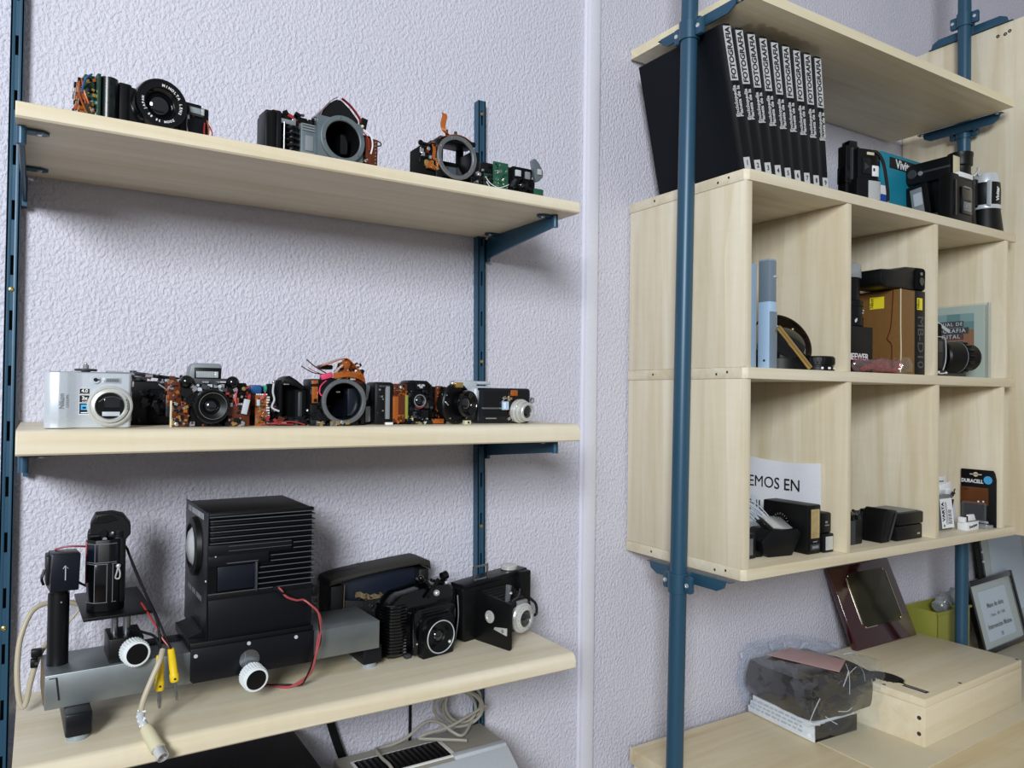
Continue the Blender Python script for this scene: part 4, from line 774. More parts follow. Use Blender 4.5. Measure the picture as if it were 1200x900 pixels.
# leads hanging from the bench
t = thing('test_lead', 'pair of yellow banana plugs hanging on red and black wires in front of the bench', 'cable', (.13, 1.0, Z3+.03))
for (a, b, c) in (((.1285, 1.004, 1.181), (.1287, 1.003, 1.139), (.1292, 1.003, 1.117)), ((.1405, 1.003, 1.187), (.1455, 1.002, 1.147), (.149, 1.002, 1.1225))):
    p = P('plug', t, True); a = V(a); b = V(b); c = V(c); d = (b-a).normalized()
    p.lathe(a, d, [(.0032, 0), (.004, .001), (.0046, .012), (.0046, .030), (.0054, .0315), (.0054, (b-a).length-.001), (.0048, (b-a).length)], 'yellow', 24); p.cyl(a+d*.036+V((0, -.0046, 0)), a+d*.036+V((0, -.0056, 0)), .0014, 'ink', n=10); po = p.done('yellow plug body')
    q = P('pin', po, True); d2 = (c-b).normalized(); q.lathe(b, d2, [(.002, 0), (.0021, .008), (.0026, .012), (.002, (c-b).length-.002), (.0008, (c-b).length)], 'steel', 18).done('steel pin')
p = P('wire', t, True); p.tube([(.097, 1.075, 1.30), (.105, 1.06, 1.275), (.117, 1.04, 1.245), (.1255, 1.02, 1.222), (.1285, 1.008, 1.2), (.1285, 1.004, 1.181)], .0016, 'black', 8); p.tube([(.096, 1.08, 1.302), (.104, 1.066, 1.28), (.116, 1.045, 1.248), (.127, 1.02, 1.222), (.135, 1.008, 1.2), (.1405, 1.003, 1.187)], .0014, 'black', 8)
p.tube([(.112, 1.05, 1.235), (.124, 1.02, 1.215), (.131, 1.01, 1.2), (.1405, 1.003, 1.187)], .0012, 'red_wire', 8); p.tube([(.098, 1.05, 1.205), (.112, 1.03, 1.204), (.124, 1.018, 1.2), (.1285, 1.008, 1.19), (.129, 1.004, 1.181)], .0016, 'black', 8); p.done('black and red wires')
t = thing('din_cable', 'beige cable looping behind the bench post and ending in a metal round plug', 'cable', (.105, .96, Z3))
p = P('cord', t, True); p.tube([(.131, 1.0, 1.188), (.1265, .99, 1.178), (.117, .985, 1.158), (.109, .982, 1.138), (.1065, .981, 1.122), (.1098, .98, 1.1095)], .0033, 'beige_cable', 10); p.done()
p = P('cord', t, True); p.tube([(.06, 1.16, 1.21), (.03, 1.15, 1.224), (.0, 1.14, 1.222), (-.014, 1.13, 1.195), (-.018, 1.125, 1.16), (-.0165, 1.12, 1.125), (-.0125, 1.118, 1.108), (-.008, 1.118, 1.112), (-.003, 1.118, 1.14), (.004, 1.12, 1.165), (.012, 1.13, 1.176), (.03, 1.15, 1.18)], .0033, 'beige_cable', 10)
p.done(); p = P('cord', t, True); p.tube([(.03, 1.17, 1.18), (.05, 1.175, 1.205), (.062, 1.178, 1.225), (.066, 1.178, 1.25)], .0014, 'beige_cable', 8); p.done()
p = P('plug', t, True); a = V((.111, .978, 1.1085)); b = V((.1215, .946, 1.0925)); d = (b-a).normalized(); n = (b-a).length
p.lathe(a, d, [(.0045, 0), (.007, .003), (.0078, .010), (.008, n)], 'cream', 26); po = p.done('cream plug sleeve'); q = P('metal_tip', po, True); q.lathe(b, d, [(.0066, 0), (.0066, .013), (.0058, .0132), (.0055, .006), (0, .006)], 'chrome', 26)
for i in range(3): q.cyl(b+d*.006+V((.0025*math.cos(i*2), 0, .0025*math.sin(i*2))), b+d*.012+V((.0025*math.cos(i*2), 0, .0025*math.sin(i*2))), .0006, 'gold', n=6)
q.done('chrome tip')
q = P('strain_relief', po, True); pts = spline([(.1065, .981, 1.1265), (.1068, .981, 1.117), (.111, .978, 1.1085)], 6)
q.tube(pts, .0046, 'light_grey', 12, 1)
for k in range(16): w = k*2.4; c = V(pts[min(len(pts)-1, k*len(pts)//16)]); q.sph(c+V((.004*math.cos(w), -.003, .003*math.sin(w))), .0014, 'white_plastic', n=6)
q.done('studded strain relief')
t = thing('cable_clamp', 'small black clamp gripping the beige cable at the left end of the bench', 'clamp', (.003, 1.11, 1.165))
p = P('jaw', t, True); p.bx(-.004, .008, 1.108, 1.118, 1.168, 1.178, 'black', .002); p.bx(-.0045, .004, 1.106, 1.116, 1.156, 1.167, 'black', .002); p.done(); P('screw', t, True).cyl((.002, 1.104, 1.162), (.002, 1.122, 1.162), .002, 'dark_grey', n=12).done()

# leather camera case
t = thing('camera_case', 'worn black leather camera case open in front against the wall', 'camera case', (.385, 1.146, Z3), 1)
p = P('shell', t)
p.prism([(.0, .0), (.168, .0), (.170, .06), (.168, .118), (.162, .127), (.12, .1275), (.04, .122), (.004, .1165), (.0, .1)], 'xz', .02, .05, 'leather', .004)
p.bx(.0, .022, -.006, .03, 0, .105, 'leather', .004); p.bx(.15, .169, -.006, .03, 0, .115, 'leather', .004); p.bx(.0, .168, -.006, .03, 0, .004, 'leather', .001); p.done()
p = P('lid', t); p.prism([(-.003, .105), (.0, .114), (.02, .1185), (.06, .1235), (.12, .1285), (.158, .131), (.170, .127), (.172, .112), (.167, .118), (.15, .123), (.1, .120), (.05, .115), (.02, .110)], 'xz', -.008, .05, 'leather_edge', .002); p.done('scuffed grey-edged lid')
p = P('lining', t); p.bx(.02, .152, .012, .022, .06, .116, 'leather_blue', .002); p.bx(.022, .15, .008, .02, .0, .062, 'leather', .002); p.done('dark blue lining')
p = P('torn_edge', t); pts = []
rnd = random.Random(5)
for i in range(24): pts.append((.045+i*.0045, .004+rnd.uniform(-.002, .001), .083-.006*math.sin(i/23*PI)+rnd.uniform(-.0025, .0025)+.005*max(0, i-15)/8))
p.ribbon(pts, .008, .003, (.1, .1, 1), 'worn_leather', 3)
for i in range(40): k = rnd.randrange(24); p.box(V(pts[k])+V((rnd.uniform(-.002, .002), -.001, rnd.uniform(-.012, .003))), (rnd.uniform(.002, .006), .003, rnd.uniform(.001, .003)), 'worn_leather' if rnd.random() < .6 else 'leather', .0005, rot(0, rnd.uniform(-40, 40), 0))
p.done('frayed tan torn edge')
p = P('flap', t); p.prism([(.025, .08), (.06, .074), (.105, .076), (.135, .09), (.15, .10), (.15, .004), (.025, .004)], 'xz', -.002, .006, 'leather', .001)
for i in range(26): p.sph((rnd.uniform(.05, .12), -.003, rnd.uniform(.03, .075)), rnd.uniform(.001, .003), 'leather', n=6)
p.done(); 
for x in (.021, .151): P('seam', t).tube([(x, -.0068, .004), (x, -.0072, .06), (x+.001, -.0068, .105)], .0007, 'worn_leather', 5).done('tan stitched seam')


# bakelite folding camera
t = thing('bakelite_camera', 'glossy black bakelite camera with ribbed side and round lens on the lower shelf', 'camera', (.453, 1.066, Z3), 10); t.scale = (1.15, 1.15, 1.12)
p = P('body', t)
p.prism([(.0, .006), (.004, .0), (.105, .0), (.111, .006), (.112, .075), (.105, .088), (.07, .0925), (.02, .086), (.0, .072)], 'xz', .002, .042, 'black_gloss', .006); p.done()
p = P('ribbed_grip', t)
for i in range(16): z = .008+i*.0042; p.tube([(.024, -.0005, z), (.01, -.001, z+.0004), (.0, .006, z+.0006), (-.001, .03, z+.0006)], .0021, 'black_gloss', 8, 4)
p.done('ribbed side grip'); p = P('front_standard', t)
p.prism([(.03, .004), (.098, .004), (.1, .06), (.092, .066), (.036, .066), (.03, .06)], 'xz', -.012, .004, 'black_gloss', .002); p.prism([(.038, .0), (.088, .0), (.090, .05), (.084, .056), (.044, .056), (.038, .05)], 'xz', -.022, -.008, 'black', .002)
for z in (.052, .058, .062): p.tube([(.042, -.0225+(z-.052), z), (.084, -.0225+(z-.052), z)], .001, 'black_gloss', 6, 1)
p.bx(.022, .03, -.006, .002, .0, .006, 'dark_grey', .001); p.done()
lo = lens(t, (.057, -.02, .031), (0, -1, 0), .0235, .015, 'black', None, rg=.34)
q = P('lens_ring', lo); q.ring((.057, -.0346, .031), (0, -1, 0), .0224, .0209, .0012, 'light_grey', 48); q.done('thin pale ring'); q = P('control_pin', lo)
for a in (.6, 2.2, 4.0): q.cyl((.057+.014*math.cos(a), -.03, .031+.014*math.sin(a)), (.057+.014*math.cos(a), -.038, .031+.014*math.sin(a)), .0022, 'black', n=10)
q.sph((.069, -.038, .023), .0024, 'chrome'); q.done()
p = P('viewfinder', t); p.box((.06, .012, .094), (.006, .03, .014), 'black_gloss', .002, rot(0, -35, 0)); p.box((.066, -.003, .089), (.03, .003, .005), 'black', .001, rot(0, -52, 0)); p.sph((.07, -.006, .082), .0045, 'chrome'); p.sph((.055, .01, .102), .004, 'black_gloss'); p.done()
p = P('winding_knob', t); p.cyl((.094, .022, .084), (.094, .022, .094), .012, 'black_gloss', n=28, bev=.002); p.cyl((.092, .012, .098), (.1, .012, .1), .006, 'black_gloss', n=20); p.sph((.094, .004, .091), .0022, 'light_grey'); p.done()
p = P('film_door_latch', t); p.tube([(.108, .0, .008), (.112, -.001, .04), (.1125, .002, .07)], .0008, 'grey', 6); p.done(); P('rivet', t).sph((.034, -.013, .02), .0012, 'light_grey').done('pale rivet'); P('rivet', t).sph((.045, -.0225, .048), .0012, 'light_grey').done('pale rivet')

# folding bellows camera
t = thing('folding_camera', 'black folding camera with open front door, bellows and silver shutter at the shelf end', 'camera', (.60, 1.09, Z3), 14)
p = P('body', t); p.prism([(-.012, .004), (-.006, .0), (.134, .0), (.140, .006), (.140, .092), (.134, .100), (-.006, .0915), (-.012, .086)], 'xz', .0, .032, 'black', .003); p.bx(.112, .138, -.012, .004, .03, .098, 'black', .003); p.prism([(-.01, .086), (.138, .092), (.138, .1005), (-.01, .0935)], 'xz', -.002, .034, 'black_metal', .002); p.done()
p = P('front_door', t); p.prism([(.0, .0), (-.078, .0), (-.08, .004), (-.08, .073), (.0, .082)], 'yz', .016, .021, 'black', .001); p.prism([(-.002, .004), (-.076, .004), (-.076, .070), (-.002, .078)], 'yz', .021, .0222, 'black_matte', .0004); do = p.done()
q = P('hinge_disc', do); q.lathe((.016, -.034, .045), (-1, 0, 0), [(.010, 0), (.010, .0012), (.006, .002), (.005, .0012), (0, .0015)], 'silver_ring', 28).done('chrome disc')
q = P('stand_clip', do); q.prism([(-.045, .0275), (-.074, .023), (-.074, .035), (-.047, .0315)], 'yz', .0135, .016, 'silver_ring', .0005); q.cyl((.0135, -.066, .029), (.0125, -.066, .029), .003, 'grey', n=12); q.done('chrome stand clip')
p = P('bellows', t)
for i in range(7):
    k = i/6; p.bx(.022+.008*k, .094-.012*k, -.006-.008*i, -.001-.008*i, .014+.003*k, .080-.014*k, 'leather', .0015)
p.done('pleated black bellows')
p = P('side_arm', t); p.prism([(.03, .052), (.045, .052), (.072, .076), (.066, .084)], 'xz', -.04, -.036, 'black', .0005); p.box((.045, -.046, .078), (.012, .002, .03), 'steel', .0006, rot(-10, 18, 0)); p.sph((.051, -.047, .079), .0022, 'chrome'); p.tube([(.05, -.05, .066), (.07, -.045, .07), (.09, -.03, .076)], .0014, 'dark_grey', 6); p.done()
p = P('shutter', t); c = V((.068, -.050, .038)); a = V((.0, -1, .0)); p.bx(.052, .09, -.056, -.05, .02, .060, 'black', .002)
p.lathe(c, a, [(.024, 0), (.0245, .002), (.0245, .008), (.0225, .0105), (.021, .0105), (.0205, .0135), (.014, .0165), (.0135, .0135), (0, .0135)], 'silver_ring', 48); p.box((.068, -.056, .0635), (.022, .006, .006), 'grey', .001); p.tube([(.046, -.058, .048), (.042, -.056, .052)], .0012, 'steel', 6); so = p.done('silver ringed shutter')
q = P('glass', so); q.lathe(c+a*.0136, a, [(.0135, 0), (.01, .001), (.0085, .0004), (.006, .0018), (0, .0024)], 'glass_dark', 32).done()
q = P('dial_mark', so)
for i in range(16): w = i*2*PI/16; d = V((math.cos(w), 0, math.sin(w))); q.cyl(c+d*.0175+a*.0146, c+d*.0175+a*.0156, .0005, 'grey', n=6)
q.done('grey dial marks')
p = P('frame_finder', t); x0, x1, z0, z1 = .013, .045, .092, .119; yy = .003
for a, b in (((x0, z0), (x0, z1)), ((x1, z0+.004), (x1, z1)), ((x0, z1), (x1, z1)), ((x0, z0+.005), (x1, z0+.005))): p.box(((a[0]+b[0])/2, yy, (a[1]+b[1])/2), (abs(a[0]-b[0])+.003, .002, abs(a[1]-b[1])+.003), 'steel', .0004)
p.done('grey wire frame finder')
p = P('winding_knob', t); p.lathe((.110, .016, .099), (0, 0, 1), [(.0135, 0), (.0145, .001), (.0145, .006), (.0125, .0085), (.006, .0092), (0, .009)], 'silver_ring', 36); p.done('chrome winding knob')
p = P('strap', t); p.bx(.140, .144, .004, .02, .03, .085, 'leather', .0015); p.bx(.1375, .1405, .0, .006, .078, .092, 'cream', .0008); p.tube([(.134, -.01, .05), (.141, -.02, .04), (.142, -.022, .024), (.137, -.02, .02)], .0025, 'black', 8); p.done()

# ---- below the lower shelf
t = thing('grey_appliance', 'grey appliance with black ribbed grille and coiled cord on top', 'appliance', (.40, 1.0, .786), 0)
p = P('casing', t); p.prism([(1.172, .786), (.985, .786), (.97, .80), (.97, .845), (1.075, .917), (1.09, .92), (1.172, .92)], 'yz', .405, .672, 'grey_cable', .002, Matrix.Translation((-.40, -1.0, -.786))); p.done()
p = P('front_panel', t, True); p.prism([(.968, .846), (1.074, .9175), (1.072, .92), (.966, .849)], 'yz', .41, .668, 'light_grey', .0006); p.prism([(1.074, .9175), (1.078, .923), (1.09, .923), (1.09, .9195)], 'yz', .572, .668, 'light_grey', .0004); p.done('pale grey sloping front panel')
p = P('grille', t, True); p.bx(.423, .579, 1.083, 1.146, .9195, .9222, 'white_plastic', .0006); p.bx(.427, .571, 1.087, 1.141, .9205, .9226, 'black_matte', .0003)
for i in range(15): p.bx(.43+i*.0094, .4345+i*.0094, 1.088, 1.140, .9215, .9238, 'black', .0006)
p.done('black ribbed grille')
p = P('end_cap', t, True); p.cyl((.672, 1.03, .872), (.681, 1.03, .872), .020, 'black', n=30, bev=.003).done('black round end cap')
o = P('power_cord', None); pts = [(.47, 1.03, .9), (.468, 1.085, .926), (.4665, 1.12, .9275), (.468, 1.15, .928), (.478, 1.16, .926), (.50, 1.16, .926), (.525, 1.155, .935), (.548, 1.15, .952), (.565, 1.148, .955), (.585, 1.148, .945), (.60, 1.14, .932), (.617, 1.132, .9265)]
for i in range(46):
    a = i/46*2*PI*4.2; k = 1+.16*math.sin(i*.43); c_ = math.cos(a-.9); s_ = math.sin(a-.9); pts.append((.622+.036*k*c_-.012*s_+.008*math.sin(i*.3), 1.152+.010*math.sin(i*.5)-.012*s_, .966+.034*k*s_))
pts += [(.60, 1.145, .94), (.56, 1.15, .935), (.545, 1.155, .928), (.57, 1.14, .9265), (.60, 1.12, .9262), (.612, 1.11, .9262)]
o.tube(pts, .0026, 'grey_cable', 8, 5); o = reorigin(o.done(), (.6, 1.15, .92)); single(o, 'grey coiled power cord lying on top of the grey appliance', 'cord')
t = thing('black_device', 'flat black device under the lower shelf left of the grey appliance', 'device', (.2, 1.09, .786))
p = P('casing', t, True); p.bx(.05, .343, .99, 1.185, .786, .978, 'black', .003); p.done(); p = P('front_frame', t, True); p.bx(.06, .333, .987, .99, .80, .965, 'black_gloss', .001); p.done()
o = P('strap', None); o.ribbon([(.398, 1.192, 1.0), (.408, 1.19, .962), (.42, 1.188, .925), (.434, 1.184, .885), (.44, 1.178, .84), (.445, 1.178, .7875)], .0125, .003, (.95, 0, .3), 'black'); o = reorigin(o.done(), (.42, 1.19, .79)); single(o, 'black strap hanging down the wall left of the grey appliance', 'strap')
o = P('wall_cable', None); o.tube([(.5465, 1.1965, 1.10), (.5475, 1.1965, .96), (.5475, 1.1965, .88), (.548, 1.1965, .80)], .0026, 'black', 8); o = reorigin(o.done(), (.548, 1.1965, .80)); single(o, 'thin black cable running straight down the wall behind the grey appliance', 'cable')
def bmesh_box(x, y, z):
    t = bmesh.new(); bmesh.ops.create_cube(t, size=1)
    for v in t.verts: v.co = V((v.co.x*x, v.co.y*y, v.co.z*z))
    return t
# ================================================================== TOP OF THE PIGEONHOLE UNIT
C1, C2, C3 = 1.897, 1.5538, 1.2062
LF = lambda o: basis(o, (0, -1, 0), (0, 0, 1))          # on a face turned to -x
FF = lambda o: basis(o, (1, 0, 0), (0, 0, 1))           # on a face turned to -y
words9 = ['one', 'two', 'three', 'four', 'five', 'six', 'seven', 'eight', 'nine']
for i in range(9):
    th = math.radians(13.4-.9*i); x = 1.0755+.0277*i
    r = thing('encyclopedia_volume', 'black encyclopedia volume with silver spine lettering and number %d on its spine' % (i+1), 'book', (x, .94, C1), 0, 'leaning encyclopedia volumes')
    r.rotation_euler = (0, -th, 0)
    T, D, H = .0258, .217, .2745
    p = P('cover', r)
    prof = [(0, D), (.0, .006), (.0025, .001), (.006, -.001), (T-.006, -.001), (T-.0025, .001), (T, .006), (T, D), (T-.0025, D), (T-.0025, .008), (.0025, .008), (.0025, D)]
    p.prism(prof, 'xy', 0, H, 'spine_dark', .0003); p.bx(-.0004, .0002, .012, D, .002, H-.002, 'cover_dark'); p.done()
    P('page_block', r).bx(.0026, T-.0026, .009, D-.003, .003, H-.003, 'pages').done('pale page block')
    y = -.0013; q = P('title_panel', r); q.bx(.0036, T-.0036, y, 0, H*.638, H*.985, 'silver_foil')
    q.text('FOTOGRAFIA', .0172, basis((T*.5, y-.0002, H*.812), (0, 0, 1), (-1, 0, 0)), 'ink', .03, sx=.86); q.done('silver panel reading FOTOGRAFIA')
    q = P('subtitle', r); q.text('Enciclopedia', .0118, basis((T*.5-.0048, y, H*.505), (0, 0, 1), (-1, 0, 0)), 'silver_foil', .03, sx=.95)
    q.text('Planeta de la', .0118, basis((T*.5+.0052, y, H*.505), (0, 0, 1), (-1, 0, 0)), 'silver_foil', .03, sx=.92); q.done('silver subtitle lettering')
    q = P('number_label', r); q.bx(.005, T-.005, y, 0, H*.066, H*.141, 'silver_foil'); q.text(str(i+1), .0125, FF((T*.5, y-.0002, H*.1035)), 'ink', .02); q.done('silver label with the number %d' % (i+1))
    P('foil_line', r).bx(.004, T-.004, y, 0, H*.05, H*.054, 'silver_foil').done()

# flash with curly lead
t = thing('flash_unit', 'black flash unit with arrow plate and looped lead beside the encyclopedia volumes', 'flash', (1.368, .93, C1), -14)
p = P('body', t); p.bx(.0, .034, .008, .032, 0, .118, 'black', .003); p.bx(.008, .03, .008, .03, .115, .128, 'black_gloss', .003); p.bx(.010, .014, .002, .02, .02, .112, 'dark_grey', .001); p.bx(-.003, .010, .006, .03, .04, .075, 'black_gloss', .002); p.done()
p = P('control_panel', t); p.bx(.014, .066, -.010, .02, .045, .108, 'black', .003); p.box((.034, -.0105, .072), (.022, .003, .032), 'black_gloss', .001); p.raw([(.028, -.0125, .063), (.040, -.0125, .071), (.028, -.0125, .079)], [(0, 1, 2)], 'dark_grey'); p.box((.056, -.0108, .064), (.016, .002, .022), 'white_card', .001); p.box((.044, -.0108, .098), (.018, .002, .006), 'cream', .001); p.box((.052, -.012, .066), (.004, .001, .006), 'ink'); p.done('arrow plate')
p = P('flash_head', t); p.bx(.006, .066, -.016, .026, 0, .046, 'black', .003); h = p.done()
q = P('flash_lens', h); q.bx(.034, .063, -.0175, -.014, .004, .042, 'flash_lens', .001); q.done('white flash window')
p = P('lead', t); p.tube([(.05, -.006, .104), (.058, -.014, .1), (.066, -.02, .082), (.072, -.022, .052), (.077, -.022, .02), (.078, -.021, .003)], .0032, 'black', 10); p.done('black lead')

t = thing('carton', 'teal carton with black lettered band behind the flash units', 'box', (1.654, 1.04, C1))
p = P('carton_body', t); p.bx(0, .16, 0, .08, 0, .184, 'teal_card', .0008); p.done()
p = P('printed_band', t); p.bx(.032, .1605, -.0006, .001, .150, .176, 'black_card'); p.text('Vivitar', .029, FF((.094, -.0012, .162)), 'white_card', .02); p.done('black band with white lettering')
p = P('printed_band', t); p.bx(-.0006, .001, .004, .08, .146, .176, 'black_card'); p.text('Vivitar', .028, LF((-.0012, .040, .160)), 'white_card', .0, sx=.9); p.done('black band with white lettering')
p = P('lettering', t); p.text('-50', .022, LF((-.0006, .024, .128)), 'white_card', .0); p.done('pale number')
p = P('printed_panel', t); p.bx(-.0006, .027, -.0006, .05, 0, .104, 'white_card'); p.bx(-.0008, .0245, -.0012, .0495, 0, .083, 'blue_card'); p.text('LS', .010, FF((.0165, -.0014, .056)), 'white_card'); p.done('white and blue panel')

t = thing('handle_flash', 'large black flash with barrel head and grey dial plate standing right of the teal carton', 'flash', (1.754, 1.036, C1), -90)
p = P('head', t); p.bx(.012, .1, .0, .03, .116, .165, 'black', .004); p.bx(.03, .1, -.001, .02, .138, .143, 'dark_grey', .0006); p.cyl((.012, -.001, .14), (.012, .03, .14), .0245, 'black', n=36, bev=.003); h = p.done()
q = P('flash_window', h); q.bx(.1, .1055, -.0005, .0305, .1155, .1655, 'black', .001); q.bx(.1035, .1065, .0015, .0285, .118, .163, 'cream', .0008); q.done('cream flash window')
q = P('pivot_knob', h); q.cyl((.012, .0, .14), (.012, -.005, .14), .011, 'dark_grey', n=24, bev=.001); q.cyl((.032, .0, .138), (.032, -.005, .138), .0055, 'grey', n=18, bev=.001); q.done('grey pivot')
p = P('handle', t); M = rot(0, -8, 0); p.box((.026, .015, .058), (.056, .03, .114), 'black', .004, M); h = p.done()
q = P('dial_plate', h); q.box((.026, -.0005, .058), (.028, .002, .094), 'grey', .0008, M); q.box((.026, -.0018, .078), (.02, .001, .03), 'light_grey', 0, M); q.box((.026, -.0018, .036), (.02, .001, .024), 'light_grey', 0, M); q.done('grey dial plate')
P('battery_block', t).bx(.048, .1, .010, .03, 0, .117, 'black', .003).done()
P('foot_tag', t).box((.066, .001, .022), (.012, .002, .034), 'grey', .001).done('small grey tag')
t = thing('flash_unit', 'black flash body with dark display window between barrel flash and binoculars', 'flash', (1.684, .895, C1), 0)
p = P('body', t); p.bx(.0, .086, .0, .03, 0, .105, 'black', .004); p.bx(.008, .016, -.003, .002, .01, .09, 'black_gloss', .002); p.done()
p = P('display', t); p.bx(.034, .078, -.004, .001, .018, .078, 'black_gloss', .002); p.bx(.04, .07, -.0055, -.001, .024, .044, 'glass_grey', .001); p.bx(.04, .07, -.0055, -.001, .047, .05, 'dark_grey'); p.bx(.042, .068, -.0055, -.001, .075, .0785, 'grey'); p.box((.055, -.0058, .034), (.016, .001, .008), 'grey'); p.done('dark display window')
p = P('top_plate', t); p.bx(.028, .084, -.002, .028, .099, .110, 'white_card', .001); p.tube([(.088, .0, .108), (.094, -.006, .118), (.098, -.006, .128)], .003, 'chrome', 8); p.tube([(.094, -.006, .120), (.106, -.002, .114), (.116, .0, .118)], .003, 'chrome', 8); p.done('white strip with bright clips')

t = thing('binoculars', 'black binoculars with silver bands standing on end at the right of the unit top', 'binoculars', (1.87, .935, C1), 0)
p = P('barrel', t); p.lathe((-.047, .015, 0), (0, 0, 1), [(.033, 0), (.034, .003), (.031, .05), (.029, .058), (.030, .062), (.031, .112), (.024, .13), (.022, .135), (.022, .15), (.026, .153), (.026, .172), (.027, .174), (.027, .182), (.0225, .183), (.022, .175), (0, .175)], 'black', 40); p.done('rear black barrel with eyecup')
p = P('barrel', t); p.lathe((.032, -.002, 0), (0, 0, 1), [(.036, 0), (.0375, .002), (.0315, .052), (.031, .056), (.0325, .0565), (.0325, .064), (.0315, .066), (.032, .1), (.0305, .12), (.0285, .130), (.0285, .134), (.0275, .138), (.021, .1395), (0, .1395)], 'black', 44); b0 = p.done('front black barrel')
q = P('silver_band', b0); q.lathe((.032, -.002, 0), (0, 0, 1), [(.0328, .0555), (.0336, .057), (.0336, .0635), (.0328, .065)], 'silver_plastic', 44); q.lathe((.032, -.002, 0), (0, 0, 1), [(.0308, .1185), (.0308, .122), (.0292, .133), (.0272, .1405), (.02, .1415), (.02, .139)], 'silver_plastic', 44)
q.prism([(.0, .06), (.003, .06), (.005, .12), (.002, .12)], 'xz', -.03, -.02, 'silver_plastic', .001); q.done('silver band')
q = P('lettering', b0); q.text('Vivitar', .0125, basis((.024, -.0338, .09), (0, 0, 1), (-1, .25, 0)), 'white_card', .03); q.done('white lettering')
p = P('bridge', t); p.bx(-.04, .03, .0, .02, .07, .112, 'black', .006); p.cyl((-.008, .004, .06), (-.008, .004, .125), .009, 'black', n=24, bev=.002); p.done()

# ================================================================== UPPER ROW OF COMPARTMENTS
def slim_case(x, y, w, d, h, label, rz=0.):
    t = thing('slim_case', label, 'case', (x, y, C2), rz)
    p = P('upper_half', t); p.bx(0, w, 0, d, h*.6, h, 'case_grey', .003); p.bx(.001, w-.001, .001, d, h*.985, h+.002, 'case_blue', .001); p.done('grey blue upper half')
    p = P('lower_half', t); p.bx(-.0006, w+.0003, -.0006, d+.0006, 0, h*.63, 'case_pale', .004); p.bx(.001, w+.0008, -.0012, d-.004, .002, h*.53, 'case_grey', .002); p.cyl((-.0007, .010, .016), (-.0013, .010, .016), .0022, 'ink', n=14); p.done('pale blue lower half')  # grey front over pale left side puts the window light into the colour
    p = P('catch', t); p.bx(w-.008, w+.0006, -.0022, .002, h*.84, h*.86, 'silver_ring', .0006); p.done('small bright catch'); return t
slim_case(1.127, .925, .021, .026, .201, 'nearer of two slim pale blue cases standing by the left side of the compartment')
t = thing('slim_case', 'blue grey slim case pressed against the compartment side behind the paler one', 'case', (1.0815, .93, C2))
p = P('case_body', t); p.bx(.0, .021, .002, .04, 0, .192, 'case_blue', .003); p.bx(.0205, .022, .006, .036, .01, .18, 'case_grey', .0005); p.done()
t = thing('lens_hood', 'large round black lens with wide hood lying in the upper left compartment', 'lens', (1.218, .975, C2), 0)
p = P('barrel', t); p.lathe((0, 0, 0), (0, 0, 1), [(.052, 0), (.054, .002), (.054, .022), (.05, .024), (.05, .035), (.046, .04), (.03, .046), (0, .047)], 'black', 48); p.done()
p = P('dome', t); p.lathe((-.004, -.004, .035), (-.35, -.75, .55), [(.044, 0), (.046, .004), (.044, .022), (.036, .034), (.02, .041), (0, .043)], 'black_gloss', 44); p.done('black dome')
p = P('hood', t); p.lathe((.0, .012, .042), (-.3, -.8, .35), [(.062, -.006), (.064, -.004), (.062, .03), (.0605, .031), (.0585, .03), (.0605, -.004)], 'hood_clear', 56, True); p.sph((.024, -.012, .082), .002, 'cream'); p.done('dark translucent hood')
o = P('metal_rod', None); a = V((1.136, .912, 1.630)); b = V((1.2065, .897, C2+.0045)); d = (b-a).normalized(); o.lathe(a, d, [(.0046, 0), (.0046, (b-a).length), (.0038, (b-a).length), (.0036, (b-a).length-.006), (0, (b-a).length-.006)], 'gold', 24); o = reorigin(o.done(), b); single(o, 'thin golden metal tube leaning on the slim blue case', 'tube')
t = thing('lens', 'small ribbed black lens ring lying flat in the upper left compartment', 'lens', (1.274, .932, C2))
p = P('barrel', t); p.lathe((0, 0, 0), (0, 0, 1), [(.031, 0), (.032, .001), (.032, .008), (.0295, .009), (.0295, .011), (.032, .012), (.032, .026), (.030, .0285), (.024, .0285), (.022, .024), (0, .022)], 'black', 44)
for i in range(28): w = i*2*PI/28; p.box((.0322*math.cos(w), .0322*math.sin(w), .0195), (.0016, .0036, .012), 'black', .0003, rot(0, 0, math.degrees(w)))
p.done(); p = P('scale_mark', t)
for a, w in ((-2.2, .004), (-1.75, .006), (-1.3, .003), (-1.05, .004)): p.box((.0322*math.cos(a), .0322*math.sin(a), .0055), (.0008, w, .004), 'white_card', 0, rot(0, 0, math.degrees(a)))
p.done('white scale marks')

t = thing('carton', 'small black carton with white lettering under the lens in the middle compartment', 'box', (1.336, .925, C2))
p = P('carton_body', t); p.bx(.0, .108, 0, .07, 0, .094, 'black_card', .0008); p.done(); p = P('lettering', t); p.text('NEEWER', .0185, FF((.058, -.0004, .032)), 'white_card', .015, sx=.95); p.done('white lettering')
t = thing('lens', 'black lens with clear cap standing on the small black carton', 'lens', (1.404, .965, C2+.0945))
p = P('barrel', t); p.lathe((0, 0, 0), (0, 0, 1), [(.036, 0), (.038, .002), (.038, .02), (.036, .022), (.036, .04), (.038, .042), (.038, .052), (.031, .055), (.031, .105), (.028, .107), (0, .107)], 'black', 40); p.done()
p = P('scale_mark', t); p.box((-.012, -.0375, .012), (.012, .002, .005), 'white_card', 0, rot(0, -25, 18)); p.box((.013, -.0365, .033), (.003, .001, .003), 'light_grey'); p.box((.012, -.036, .028), (.004, .001, .002), 'light_grey'); p.done('white marks')
p = P('clear_cap', t); p.lathe((0, 0, .1), (0, 0, 1), [(.0335, 0), (.034, .001), (.0335, .028), (.03, .0295), (0, .0295)], 'clear_cap', 36); p.done('clear plastic cap')
